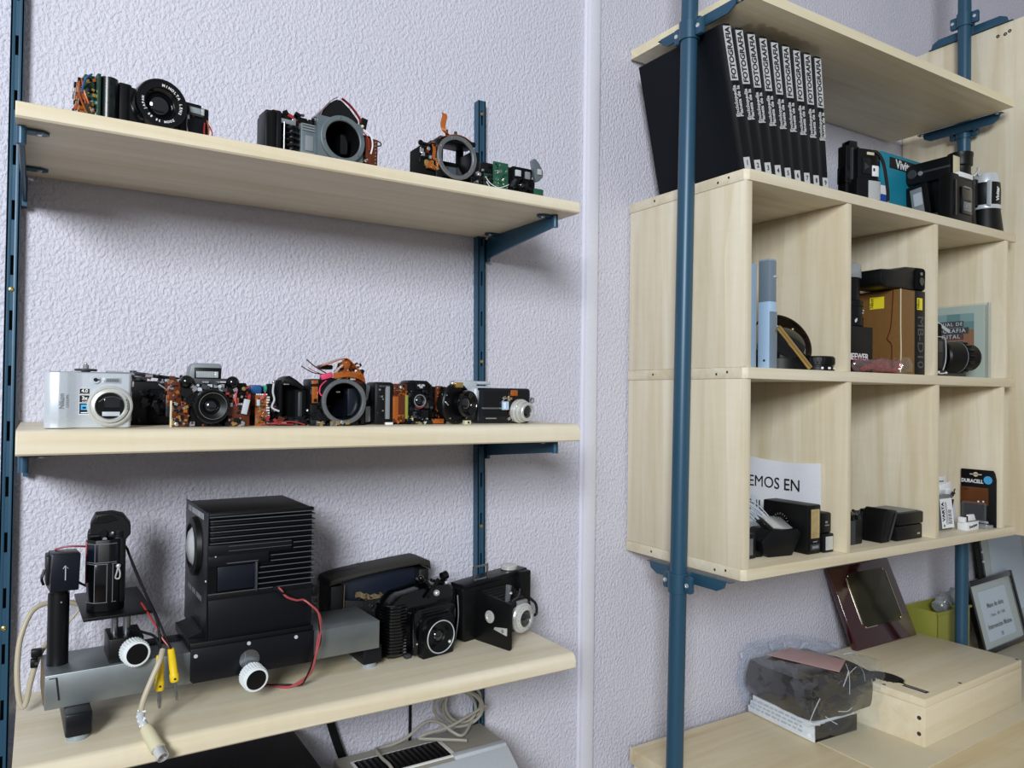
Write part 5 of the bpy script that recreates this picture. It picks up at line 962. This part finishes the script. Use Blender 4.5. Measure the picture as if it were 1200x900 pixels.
t = thing('carton', 'brown and black carton with yellow labels in the middle compartment', 'box', (1.51, .906, C2))
p = P('carton_body', t); p.bx(0, .0885, 0, .13, 0, .1775, 'gold_card', .001)
p.tube([(.0, -.0002, .004), (.0012, -.0008, .05), (-.0006, -.0008, .1), (-.0002, -.0004, .1775)], .0013, 'cream', 6, 4); p.done()
p = P('black_panel', t); p.bx(.052, .0892, -.0008, .1304, -.0, .178, 'black_card', .0003); p.text('MB-D10', .031, basis((.071, -.0012, .07), (0, 0, -1), (1, 0, 0)), 'mb_text', .0, sx=1.06); p.done('black panel with large grey lettering')
p = P('yellow_label', t); p.bx(.059, .078, -.0016, .0, .138, .163, 'yellow_card'); p.text('Nikon', .011, basis((.0625, -.0019, .1505), (0, 0, 1), (-1, 0, 0)), 'ink', .01, sx=.75); p.done('yellow label')
p = P('yellow_label', t); p.bx(-.0008, .001, .036, .068, .140, .165, 'yellow_card'); p.text('Nikon', .011, basis((-.0011, .063, .1525), (0, 0, 1), (0, 1, 0)), 'ink', .01, sx=.75); p.done('yellow label')
p = P('flap_edge', t); p.tube([(-.0006, .02, .01), (-.0008, .018, .06), (-.0012, .028, .075), (-.001, .02, .1), (-.001, .015, .176)], .0011, 'flex_dark', 6, 3); p.done('torn edge')
t = thing('battery_grip', 'long black battery grip lying on top of the brown and black carton', 'camera grip', (1.45, .91, C2+.1785), 0)
p = P('grip_body', t); p.prism([(.0, .004), (.02, .0), (.15, .0), (.153, .006), (.153, .046), (.146, .052), (.09, .049), (.05, .040), (.0, .036)], 'xz', .0, .075, 'black', .006); p.prism([(.118, .0015), (.150, .002), (.152, .046), (.142, .050), (.12, .048)], 'xz', -.006, .03, 'black_matte', .005); p.done()
p = P('button', t); p.cyl((.132, -.005, .036), (.132, -.0075, .036), .0035, 'grey', n=16); p.cyl((.132, -.006, .02), (.132, -.008, .02), .009, 'black_gloss', n=28, bev=.001); p.done()
def crumple(name, par, c, d, m, seed, amp=.006, n=5, sc=40., flat=False):
    from mathutils import noise
    p = P(name, par); t = bmesh.new(); bmesh.ops.create_cube(t, size=1); bmesh.ops.subdivide_edges(t, edges=t.edges, cuts=n, use_grid_fill=True)
    for v in t.verts:
        q = v.co.copy(); q2 = q.normalized()*.62; q = q.lerp(q2, .35); w = V((q.x*d[0], q.y*d[1], q.z*d[2]))
        w += noise.noise_vector((w+V((seed, seed*2, 0)))*sc)*amp
        v.co = w
    zmin = min(v.co.z for v in t.verts)
    for v in t.verts: v.co.z -= zmin
    if flat:
        bmesh.ops.triangulate(t, faces=t.faces); t.verts.ensure_lookup_table(); rnd = random.Random(seed); nf = 0
        tops = [v.co.copy() for v in t.verts if v.co.z > d[2]*.2]; ctr = V((0, 0, d[2]*.35))
        while nf < 40:
            a = rnd.choice(tops); b = rnd.choice(tops); L_ = (a-b).length
            if not .02 < L_ < (.035 if nf < 14 else .075): continue
            nf += 1; mid = (a+b)/2; out = (mid-ctr).normalized()
            mid = mid+out*L_*.10+V((rnd.uniform(-1, 1), rnd.uniform(-1, 1), rnd.uniform(-1, 1)))*.003
            p.ribbon([a+V(c), mid+V(c), b+V(c)], rnd.uniform(.004, .008) if nf < 10 else rnd.uniform(.0009, .002), .0003, out.cross(b-a)+out*rnd.uniform(-.02, .02), 'fold_highlight', 5)  # thin pale creases; broad short strips stand in for highlights on the wrap
    p.merge(t, m, Matrix.Translation(V(c))); return p
t = thing('plastic_pouch', 'crumpled pinkish clear plastic pouch lying before the brown carton', 'plastic bag', (1.42, .899, C2+.0005))
crumple('pouch', t, (-.0, .0, 0), (.15, .016, .024), 'clear_pink', 3, .007).done(); crumple('bag_end', t, (.09, .0, 0), (.045, .018, .034), 'clear_bag', 7, .006).done('clear twisted end')
p = P('red_contents', t); p.tube([(-.05, .0, .006), (-.02, .001, .012), (.02, .0, .010), (.055, .0, .006)], .0045, 'cable_red', 8); p.done('red contents')

t = thing('manual', 'photography manual with mosaic cover in a clear sleeve leaning in the right compartment', 'book', (1.9, .92, C2))
p = P('cover', t, True); p.bx(1.895, 1.905, .932, 1.13, C2, C2+.176, 'cover_pale', .0008); p.done()
p = P('cover_picture', t, True); x = 1.8944; g = [('c_teal', 'c_teal2', 'c_teal', 'c_teal2', 'c_teal'), ('c_teal2', 'c_teal', 'c_green', 'c_green', 'c_teal2'), ('c_orange', 'c_green', 'c_orange', 'c_green', 'c_teal'), ('c_orange', 'c_orange', 'c_red', 'c_orange', 'c_orange'), ('c_red', 'c_red', 'c_red', 'c_orange', 'c_red'), ('c_teal2', 'c_red', 'c_red', 'c_red', 'c_orange'), ('c_teal', 'c_teal2', 'c_dark', 'c_red', 'c_red')]
for r_, row in enumerate(g):
    for c_, m in enumerate(row): p.bx(x, x+.002, .954+c_*.032, .954+(c_+1)*.032, C2+.158-(r_+1)*.0195, C2+.158-r_*.0195, m)
p.done('mosaic of teal, orange and red squares')
p = P('title', t, True)
for k, (s, y0, y1, z, sz) in enumerate((('MANUAL DE', .978, 1.06, .133, .0118), ('FOTOGRAFIA', .966, 1.078, .117, .0135), ('DIGITAL', .978, 1.055, .1025, .0135))):
    p.bx(x-.0006, x+.001, y0, y1, C2+z-.0075, C2+z+.0075, 'c_dark' if k < 2 else 'c_maroon'); p.text(s, sz, LF((x-.0009, (y0+y1)/2, C2+z)), 'white_card', .01, sp=1.25)
for z in (.088, .081): p.bx(x-.0006, x+.001, .985, 1.06, C2+z-.001, C2+z+.001, 'cream')
p.done('white title on dark strips')
p = P('sleeve', t, True); p.bx(1.8925, 1.8930, .921, 1.135, C2, C2+.18, 'clear_plastic'); p.bx(1.8925, 1.906, .9205, .9212, C2, C2+.18, 'clear_plastic'); p.bx(1.8915, 1.8935, .9205, .9225, C2, C2+.18, 'clear_cap', .0004); p.done('clear sleeve')
t = thing('lens', 'black ribbed camera lens on a dark camera part before the photography manual', 'lens', (1.77, .945, C2), 0)
p = P('barrel', t)
a = V((1, -.35, 0)).normalized(); c = V((-.035, .004, .046))
p.lathe(c, a, [(.032, 0), (.035, .004), (.035, .045), (.033, .047), (.034, .06), (.030, .064), (.030, .084), (.026, .09), (.018, .093), (0, .092)], 'black', 40)
for i in range(16): w = i*2*PI/16; x_ = a.orthogonal().normalized(); y_ = a.cross(x_); d = (x_*math.cos(w)+y_*math.sin(w))*.034; p.cyl(c+d+a*.048, c+d+a*.0635, .003, 'black_gloss', n=8)
p.bx(-.10, .06, -.006, .03, 0, .012, 'dark_grey', .001); p.done(); q = P('steel_rim', t); q.ring(c+a*.0445, a, .0356, .034, .002, 'grey', 40); q.done('thin grey rim')
t = thing('camera_part', 'boxy black camera part with bright edge wire beside the ribbed lens', 'camera part', (1.655, .93, C2), 0)
p = P('housing', t); p.bx(.0, .052, -.012, .04, .014, .085, 'black', .006); p.bx(-.012, .045, -.008, .03, .06, .118, 'black_matte', .006); p.bx(.0, .05, -.016, .03, 0, .014, 'black', .002); p.bx(.004, .036, -.0135, -.01, .052, .078, 'blue_black', .002); p.done()
p = P('edge_wire', t); p.tube([(.0, -.013, .0865), (.036, -.014, .0865), (.045, -.014, .08), (.047, -.014, .05), (.044, -.014, .03), (.034, -.014, .012)], .0011, 'light_grey', 6); p.tube([(.0, -.017, .008), (.02, -.0175, .006), (.042, -.0175, .008)], .0018, 'chrome', 6); p.sph((.01, -.018, .009), .003, 'chrome'); p.sph((.04, -.018, .008), .003, 'chrome'); p.done('bright edge wire')
o = P('metal_rod', None); o.ribbon([(1.628, .92, 1.690), (1.66, .93, 1.683), (1.748, .935, 1.657)], .008, .003, (.15, 0, 1), 'light_grey', 1); o = reorigin(o.done(), (1.7, .93, 1.66)); single(o, 'pale flat metal strip resting on the boxy black camera part', 'metal strip')

# ================================================================== LOWER ROW OF COMPARTMENTS
t = thing('paper_sign', 'white paper sign with large black capitals leaning on the compartment divider', 'paper sign', (1.303, 1.05, C3))
p = P('sheet', t, True)
vs = []; fs = []; n = 12
for i in range(n+1):
    y = .944+(1.185-.944)*i/n; cu = .004*math.sin(i/n*PI)+.002*math.sin(i*1.1)
    for x, z in ((1.3095, C3+.0005), (1.3085-cu, C3+.09), (1.3075-cu*.6, C3+.1675-.004*math.sin(i/n*5))): vs.append((x-.003, y, z))
for i in range(n):
    for j in range(2): k = i*3+j; fs.append((k, k+1, k+4, k+3))
k = len(vs); vs += [(x+.0005, y, z) for x, y, z in vs]; fs += [tuple(q+k for q in f[::-1]) for f in fs]
p.raw(vs, fs, 'paper'); sh = p.done()
q = P('lettering', t, True); q.text('HACEMOS EN', .0335, LF((1.3000, 1.087, 1.3235)), 'ink', 0, align='CENTER', sx=.96); q.text('1 MINUTO', .0335, LF((1.3005, 1.10, 1.272)), 'ink', 0, align='CENTER', sx=.96); q.done('black capitals')
def flash_box(name, label, loc, rz, w, d, h, wx, wz, wm='flash_lens', top=None):
    t = thing(name, label, 'flash', loc, rz); p = P('body', t); p.bx(0, w, 0, d, 0, h, 'black', .003); p.done()
    q = P('flash_window', t); q.bx(wx[0], wx[1], -.0012, .002, wz[0], wz[1], wm, .0006); q.done('bright flash window'); return t
t = flash_box('flash_unit', 'small black flash with glassy window half hidden by the left side of the compartment', (1.045, .945, C3), 0, .076, .05, .046, (.006, .066), (.007, .038), 'glass_grey')
p = P('window_frame', t); p.bx(.004, .068, -.002, .0, .004, .007, 'black_gloss'); p.bx(.004, .068, -.002, .0, .038, .041, 'black_gloss'); p.bx(.03, .05, -.0018, .0, .01, .036, 'flash_lens'); p.done()
t = thing('flash_unit', 'black flash with head tilted up showing a grey diffuser in the lower left compartment', 'flash', (1.185, .962, C3), -8)
p = P('head', t); p.prism([(-.045, .008), (-.035, .0), (.022, .0), (.045, .04), (.036, .05), (-.03, .05), (-.052, .03)], 'xz', -.03, .025, 'black', .003); p.box((.004, -.004, .052), (.062, .052, .012), 'black', .002, rot(24, 8, 0)); h = p.done()
q = P('diffuser', h); q.box((.006, -.006, .0585), (.05, .042, .004), 'flash_lens', .0008, rot(24, 8, 0)); q.done('grey diffuser')
P('shoe', t).bx(-.06, -.04, -.02, .02, .0, .012, 'black', .002).done()
t = thing('plastic_bag', 'clear plastic bag of pale leads lying on the flashes in the lower left compartment', 'plastic bag', (1.12, .985, C3+.05))
crumple('bag', t, (.0, .02, -.05), (.10, .07, .10), 'clear_bag', 11, .010, 6).done()
p = P('contents', t); rnd = random.Random(4)
for i in range(16): x = -.04+i*.005; p.tube([(x-.02, .01, .052+rnd.uniform(-.004, .006)), (x+.01, .0, .04+rnd.uniform(-.004, .006)), (x+.042, -.012, .014+rnd.uniform(-.003, .003))], .0013, 'light_grey', 5, 3)
p.done('pale bundled leads')
t = flash_box('flash_unit', 'tall black flash with amber window and round dial on its side', (1.232, .918, C3), 0, .039, .105, .093, (.009, .033), (.03, .085), 'flash_amber')
p = P('dial', t); p.lathe((-.0003, .062, .052), (-1, 0, 0), [(.022, 0), (.0225, .0012), (.012, .002), (.011, .0012), (0, .0012)], 'black_gloss', 36)
for i in range(20): w = i*2*PI/20; p.box((-.0018, .062+.018*math.cos(w), .052+.018*math.sin(w)), (.0006, .0012, .003), 'grey', 0, rot(math.degrees(w)-90, 0, 0))
p.done('lettered round dial'); p = P('label', t); p.bx(.008, .034, -.001, .001, .008, .019, 'dark_grey', .0004); p.box((.021, -.0012, .0135), (.018, .0006, .005), 'grey'); p.box((.021, -.0004, .0235), (.012, .0008, .002), 'grey'); p.done('grey label'); p = P('rim', t); p.tube([(.004, -.0002, .004), (.004, -.0004, .09)], .0012, 'black_gloss', 6, 1); p.done()
t = flash_box('flash_unit', 'small black folding flash with white window next to the compartment divider', (1.2745, .914, C3), 0, .031, .03, .036, (.005, .027), (.005, .031), 'flash_lens')
p = P('upper_body', t); p.bx(.0, .029, .004, .034, .036, .076, 'black', .004); p.box((.012, .0034, .058), (.006, .001, .004), 'grey'); p.box((.014, .0034, .052), (.012, .001, .002), 'grey'); p.done('black upper body')

t = thing('flash_unit', 'black flash with grey stripe behind the divider in the lower middle compartment', 'flash', (1.345, .935, C3), 0)
p = P('body', t); p.bx(.0, .085, .0, .06, 0, .062, 'black', .004); p.bx(.012, .06, .01, .05, .06, .078, 'black_matte', .006); p.bx(.02, .05, .0, .04, .055, .072, 'black', .006); p.clutter(.01, .08, .05, .074, .0, 12, ['black_gloss', 'black', 'dark_grey'], 120, .004, .012, .005); p.done(); P('stripe', t).bx(.034, .058, -.0015, .002, .002, .05, 'dark_grey', .0008).done('grey stripe')
t = thing('charger', 'black slab-shaped device tilted upright between the dark flash and the two-tier black box', 'charger', (1.462, .918, C3), 0)
p = P('case', t); p.prism([(.004, .0), (.034, .0), (.062, .058), (.06, .064), (.026, .069), (.02, .064)], 'xz', .0, .05, 'black', .003); p.done(); P('ridge', t).prism([(.028, .004), (.032, .003), (.058, .058), (.054, .06)], 'xz', -.002, .001, 'dark_grey', .0005).done()
t = thing('battery_charger', 'black two-tier box with pale grey top in the lower middle compartment', 'charger', (1.515, .914, C3), 0)
p = P('lower_case', t); p.bx(.0, .094, .0, .085, 0, .031, 'black', .003); p.done(); p = P('upper_case', t); p.bx(.001, .096, -.0015, .088, .032, .058, 'black', .004); p.done()
p = P('top_plate', t); p.bx(.022, .09, .008, .08, .0575, .0592, 'grey', .0008); p.done('pale grey top'); p = P('indicator', t); p.bx(.0745, .077, -.0008, .001, .010, .013, 'cream'); p.bx(.0795, .082, -.0008, .001, .010, .013, 'cream'); p.done('tiny pale marks')

t = thing('battery_pack', 'white battery blister card with black brush lettering behind the grey pack', 'battery pack', (1.735, .985, C3), 0)
p = P('card', t); p.bx(.0, .095, .0, .0015, .0, .115, 'white_card', .0004); p.box((.095, -.006, .052), (.05, .0015, .095), 'white_card', .0004, rot(-4, -10, 0)); p.done()
p = P('lettering', t); M = rot(0, -18, 0); p.text('Energizer', .026, FF((.035, -.0012, .068)) @ rot(0, 0, 22), 'ink', .03); p.done('black brush lettering'); p = P('lettering', t); p.text('zer', .024, FF((.102, -.0125, .075)) @ rot(0, 0, 30), 'ink', .03); p.box((.022, -.001, .097), (.038, .001, .01), 'grey'); p.box((.07, -.001, .104), (.03, .001, .003), 'grey'); p.prism([(.088, .02), (.1, .03), (.11, .06), (.1, .062)], 'xz', -.012, -.009, 'ink'); p.done('black brush lettering')
t = thing('battery_pack', 'grey clear-fronted battery pack with white barcode label', 'battery pack', (1.715, .938, C3), 0)
p = P('tray', t); p.box((.036, .012, .040), (.066, .004, .08), 'varta_grey', .002, rot(-6, 0, 0)); p.box((.012, .010, .087), (.018, .003, .014), 'white_card', .001); p.box((.056, .010, .087), (.018, .003, .014), 'white_card', .001); p.box((.034, .008, .048), (.060, .012, .084), 'clear_plastic', .004, rot(-6, 0, 0)); p.done()
p = P('label', t); M = Matrix.Translation((.0365, .0012, .039)) @ rot(-6, 0, 0); p.merge(bmesh_box(.048, .001, .066), 'white_card', M)
B_ = M @ basis((0, -.0009, 0), (0, 0, 1), (-1, 0, 0)); p.text('VARTA', .0135, B_ @ Matrix.Translation((.004, .0155, 0)), 'ink', .04); p.text('+', .012, B_ @ Matrix.Translation((-.027, .0155, 0)), 'ink', .04)
for i in range(12): p.merge(bmesh_box(.014, .0006, (.001, .0016, .0007)[i % 3]), 'ink', M @ Matrix.Translation((.010, -.0009, -.024+i*.0028)))
for x in (-.0055, -.001): p.merge(bmesh_box(.0016, .0005, .05), 'grey', M @ Matrix.Translation((x, -.0009, 0)))
p.done('white barcode label')
t = thing('small_box', 'small white battery box with open lid on the shelf edge of the lower right compartment', 'box', (1.785, .912, C3), 0)
p = P('carton_body', t); p.bx(.0, .05, .0, .022, 0, .019, 'white_card', .0008); p.text('Energizer', .009, FF((.026, -.0004, .0095)) @ rot(0, 0, 8), 'ink', .02); p.done(); p = P('lid', t); p.prism([(.012, .0195), (.05, .0195), (.042, .034), (.02, .034)], 'xz', .006, .012, 'white_card', .0005); p.bx(.001, .05, .0, .02, .0192, .0205, 'grey', .0003); p.bx(.004, .012, .004, .012, .02, .032, 'ink', .0006); p.bx(-.004, .006, .004, .018, .018, .030, 'white_card', .0006); p.done('open white lid')
t = thing('battery_card', 'black and copper battery card with white brand lettering leaning on the right side', 'battery card', (1.888, .935, C3))
p = P('card', t, True); Mx = Matrix.Identity(4)
poly = [(.899, C3+.0005), (.978, C3+.0005), (.978, C3+.132), (.906, C3+.132), (.902, C3+.126), (.899, C3+.112)]
p.prism(poly, 'yz', 1.886, 1.8885, 'black_card', .0003); p.bx(1.8852, 1.886, .916, .978, C3+.050, C3+.090, 'duracell_copper'); p.bx(1.8852, 1.886, .931, .958, C3+.1195, C3+.1215, 'wood_z'); p.lathe((1.886, .9445, C3+.1205), (-1, 0, 0), [(.0055, 0), (.0055, .0008), (0, .0008)], 'wood_z', 20); p.done()
p = P('lettering', t, True); p.text('DURACELL', .0118, LF((1.8855, .9525, C3+.104)), 'white_card', .03, sx=.86); p.text('ULTRA POWER', .0066, LF((1.8855, .938, C3+.010)), 'white_card', .02); p.text('AAA', .006, LF((1.8848, .966, C3+.084)), 'c_dark', .02); p.done('white lettering')
p = P('sticker', t, True); p.lathe((1.886, .917, C3+.109), (-1, 0, 0), [(.0095, 0), (.0095, .0008), (0, .0008)], 'sky_sticker', 24); p.done('blue round sticker')
p = P('blister', t, True); p.bx(1.872, 1.8855, .918, .972, C3+.012, C3+.056, 'clear_plastic', .005); p.sph((1.8845, .938, C3+.057), .0022, 'white_card'); p.sph((1.8845, .927, C3+.058), .0022, 'white_card'); p.done('clear blister')
t = thing('blister_shell', 'empty clear blister shell lying flat before the black battery card', 'plastic shell', (1.845, .915, C3))
P('shell', t).bx(.0, .038, -.012, .04, 0, .007, 'clear_cap', .002).done(); p = P('bubble', t); p.sph((.012, -.004, .006), .006, 'clear_plastic'); p.sph((.012, -.009, .007), .0018, 'white_card'); p.done()

# ================================================================== DESK
ZB = ZD+.0024
t = thing('wooden_box', 'pale wooden box with black burst print on its lid standing on the desk', 'box', (1.521, .857, ZB), 2.2)
HB = .0965
p = P('box_body', t); p.bx(0, .430, 0, .272, 0, HB-.017, 'wood_box', .001); p.done()
p = P('lid', t); p.bx(0, .430, 0, .272, HB-.0163, HB, 'wood_box', .001); lo = p.done()
p = P('screw', t)
for z in (.024, .056): p.lathe((.0, .012, z), (-1, 0, 0), [(.0042, 0), (.0042, .0005), (.003, .0007), (0, .0002)], 'dark_grey', 16)
p.done('dark screw heads'); p = P('screw', lo)
for x, y in ((.008, .09), (.155, .007), (.30, .262), (.425, .262), (.424, .008)): p.lathe((x, y, HB), (0, 0, 1), [(.0036, 0), (.0036, .0004), (0, .0002)], 'dark_grey', 14)
p.done('dark screw heads')
p = P('printed_mark', lo); rnd = random.Random(7); c = V((.054, .112, HB+.0003)); N_ = 72; ring = []
for i in range(N_):
    a = i*2*PI/N_; k = 1+(.14*rnd.random() if i % 2 else -.05); ring.append(c+V((.030*k*math.cos(a)*.9, .038*k*math.sin(a), 0)))
p.raw([tuple(c)]+[tuple(q) for q in ring], [(0, 1+i, 1+(i+1) % N_) for i in range(N_)], 'splat'); p.raw([(.044, .082, HB+.0003), (.058, .082, HB+.0003), (.046, .06, HB+.0003)], [(0, 2, 1)], 'splat')
p.bx(.034, .048, .016, .066, HB, HB+.0004, 'ink'); p.box((.041, .042, HB+.0005), (.006, .044, .0003), 'grey'); p.box((.045, .012, HB+.0002), (.003, .001, .0004), 'wood_edge'); p.done('black burst print with a label')

t = thing('award_plaque', 'glossy dark red wooden plaque with metal plate leaning on the wall behind the wooden box', 'plaque', (1.667, 1.102, ZB+HB+.0006), 0)
t.rotation_euler = (math.radians(-24), 0, 0)
p = P('plaque_board', t); W_, H_ = .252, .20; p.bx(0, W_, 0, .016, 0, H_, 'mahogany', .0035, 3); p.done()
p = P('metal_plate', t); x0, x1, z0, z1 = .052, .218, .045, .178; q = .010
poly = [(x0+q, z0), (x1-q, z0), (x1-q, z0+q*.6), (x1, z0+q), (x1, z1-q), (x1-q, z1-q*.6), (x1-q, z1), (x0+q, z1), (x0+q, z1-q*.6), (x0, z1-q), (x0, z0+q), (x0+q, z0+q*.6)]
p.prism(poly, 'xz', -.0012, .0005, 'plate_dark', .0003); mp_ = p.done('dark bronze metal plate')
p = P('bright_edge', mp_); p.bx(x0-.0006, x0+.001, -.0018, 0, z0+q, z1-q, 'brass_edge'); p.bx(x1-.001, x1+.0006, -.0018, 0, z0+q, z1-q, 'brass_edge'); p.bx(x0+q, x0+.055, -.0018, 0, z0-.0006, z0+.001, 'brass_edge')
for x, z in ((x0+q*.8, z0+.002), (x1-q*.8, z0+.006), (x0+q*.8, z1-.006), (x1-q*.8, z1-.004)): p.sph((x, -.001, z), .0022, 'brass_edge')
p.done('bright plate edges')

t = thing('wrapped_package', 'black bag and white booklets wrapped in clear plastic on the desk', 'package', (1.345, .985, ZD+.0026), -3)
p = P('booklet_stack', t); 
for k, (z0, z1) in enumerate(((0, .0125), (.0128, .025), (.0253, .038))): p.bx(.001+.001*k, .13, .0+.002*k, .178-.006*k, z0, z1, 'white_card', .0006)
p.box((.067, -.0012, .018), (.128, .001, .034), 'black_card'); p.done()
p = P('printed_lines', t); rnd = random.Random(9)
for z in (.012, .021, .030):
    y = .03
    while y < .16: w = rnd.uniform(.006, .016); p.box((.0008, y+w/2, z), (.0012, w, .0035), 'light_grey', 0); y += w+.004
p.done('faint printed lines')
p = crumple('black_bag', t, (.09, .084, .037), (.205, .19, .076), 'black_gloss', 21, .0045, 8, 26.); p.done()
p = P('pink_sheet', t); p.prism([(.045, .165), (.13, .175), (.175, .06), (.10, .018)], 'xy', .1205, .1220, 'pink_paper', .0002); p.done('pale pink sheet')
p = crumple('plastic_wrap', t, (.082, .08, -.001), (.215, .225, .142), 'clear_bag', 31, .012, 11, 34., True); p.done('clear wrinkled wrap', smooth=False)

t = thing('plastic_tub', 'olive green translucent plastic tub behind the wooden box by the blue pole', 'tub', (1.958, 1.072, ZD+.0025), 0)
p = P('tub_body', t)
t_ = .0025; Wt, Dt, Ht = .155, .088, .155
p.bx(0, Wt, 0, t_, 0, Ht, 'tub_green', .001); p.bx(0, t_, 0, Dt, 0, Ht, 'tub_green', .001); p.bx(0, Wt, Dt-t_, Dt, 0, Ht, 'tub_green', .001); p.bx(Wt-t_, Wt, 0, Dt, 0, Ht, 'tub_green', .001); p.bx(0, Wt, 0, Dt, 0, .004, 'tub_green', .001); p.bx(-.004, Wt+.004, -.004, .001, Ht-.006, Ht, 'tub_green', .001); p.bx(t_, Wt-t_, t_, Dt-t_, Ht-.035, Ht-.031, 'tub_green'); p.done()
t = thing('clear_cup', 'crumpled clear plastic cup lying in the olive green tub', 'cup', (2.03, 1.115, ZD+.125), 0)
p = P('cup', t); p.lathe((.01, .0, .022), (.75, -.1, .5), [(.019, 0), (.021, .004), (.018, .014), (.022, .022), (.017, .032), (.021, .042), (.016, .052), (.012, .058), (.009, .066), (.012, .074), (.006, .08), (0, .08)], 'clear_cap', 22); p.done()

def frame(label, loc, rz, rx, W, H, inner, lines):
    t = thing('picture_frame', label, 'picture frame', loc, rz); t.rotation_euler = (math.radians(rx), 0, math.radians(rz))
    f = .014; d = .014; p = P('frame_border', t)
    for x0, x1, z0, z1 in ((0, f, 0, H), (W-f, W, 0, H), (f, W-f, 0, f), (f, W-f, H-f, H)): p.bx(x0, x1, 0, d, z0, z1, 'black_gloss', .0015)
    p.bx(.004, W-.004, d-.003, d, .004, H-.004, 'black_matte'); p.done()
    p = P('mount_card', t); x0, x1, z0, z1 = inner
    p.bx(f-.001, W-f+.001, .008, .011, f-.001, H-f+.001, 'frame_mat'); p.done('off white mount')
    p = P('printed_sheet', t); p.bx(x0-.002, x1+.002, .0072, .0082, z0-.002, z1+.002, 'light_grey'); p.bx(x0, x1, .0066, .0076, z0, z1, 'paper')
    for s, sz, z, b in lines: p.text(s, sz, FF(((x0+x1)/2, .0062, z)), 'ink', b)
    p.done('printed sheet'); g = P('glass', t); g.bx(f-.002, W-f+.002, .0035, .005, f-.002, H-f+.002, 'clear_plastic'); g.done()
    return t
frame('black picture frame with printed Spanish price sheet leaning at the lower right', (2.205, 1.075, ZD+.0005), 4, -14, .29, .20, (.058, .232, .03, .165), [('Mano de obra:', .0185, .123, .02), ('1 hora - 40 + IVA', .0135, .096, .0), ('Intervencion Minima', .0185, .067, .02), ('20', .0145, .041, .0)])
t = frame('larger black picture frame behind the price sheet with an empty pale mount', (2.335, 1.118, ZD+.0005), 3, -8, .36, .40, (.07, .29, .07, .33), [])
p = P('turn_button', t)
for z in (.235, .262): p.sph((.006, -.002, z), .004, 'light_grey')
p.done('small pale buttons')
# ================================================================== CAMERA, LIGHT
import mathutils
yaw, pit, rol, F_PX = map(math.radians, (31.8986, .8629, .717, 0))
F_PX = 887.5749
Fw = V((math.sin(yaw)*math.cos(pit), math.cos(yaw)*math.cos(pit), math.sin(pit)))
Rt = V((math.cos(yaw), -math.sin(yaw), 0)); Up = Rt.cross(Fw)
R2 = Rt*math.cos(rol)+Up*math.sin(rol); U2 = Up*math.cos(rol)-Rt*math.sin(rol)
cam = bpy.data.objects.new('camera', bpy.data.cameras.new('camera')); COL.objects.link(cam)
cam.matrix_world = Matrix(((R2.x, U2.x, -Fw.x, 0), (R2.y, U2.y, -Fw.y, 0), (R2.z, U2.z, -Fw.z, 1.5), (0, 0, 0, 1)))
cam.data.sensor_width = 36; cam.data.sensor_fit = 'HORIZONTAL'; cam.data.lens = F_PX*36/1200; cam.data.clip_start = .05
S.camera = cam
def area(name, loc, tgt, sx, sy, power, col):
    l = bpy.data.lights.new(name, 'AREA'); l.shape = 'RECTANGLE'; l.size = sx; l.size_y = sy; l.energy = power; l.color = col
    o = bpy.data.objects.new(name, l); COL.objects.link(o); o.location = loc
    o.rotation_euler = (V(tgt)-V(loc)).to_track_quat('-Z', 'Y').to_euler(); return o
area('window_daylight', (-1.62, -1.85, 2.55), (.4, 1.2, 1.4), .95, 1.05, 136, (.92, .965, 1.0))
w = bpy.data.worlds.new('World'); S.world = w; w.use_nodes = True
bg = w.node_tree.nodes['Background']; bg.inputs['Color'].default_value = (.93, .95, 1, 1); bg.inputs['Strength'].default_value = .24
S.view_settings.view_transform = 'Standard'; S.view_settings.look = 'None'; S.view_settings.gamma = 1; S.view_settings.use_curve_mapping = False
S.view_settings.exposure = .06
S.cycles.use_denoising = True
S.cycles.max_bounces = 8; S.cycles.transparent_max_bounces = 16
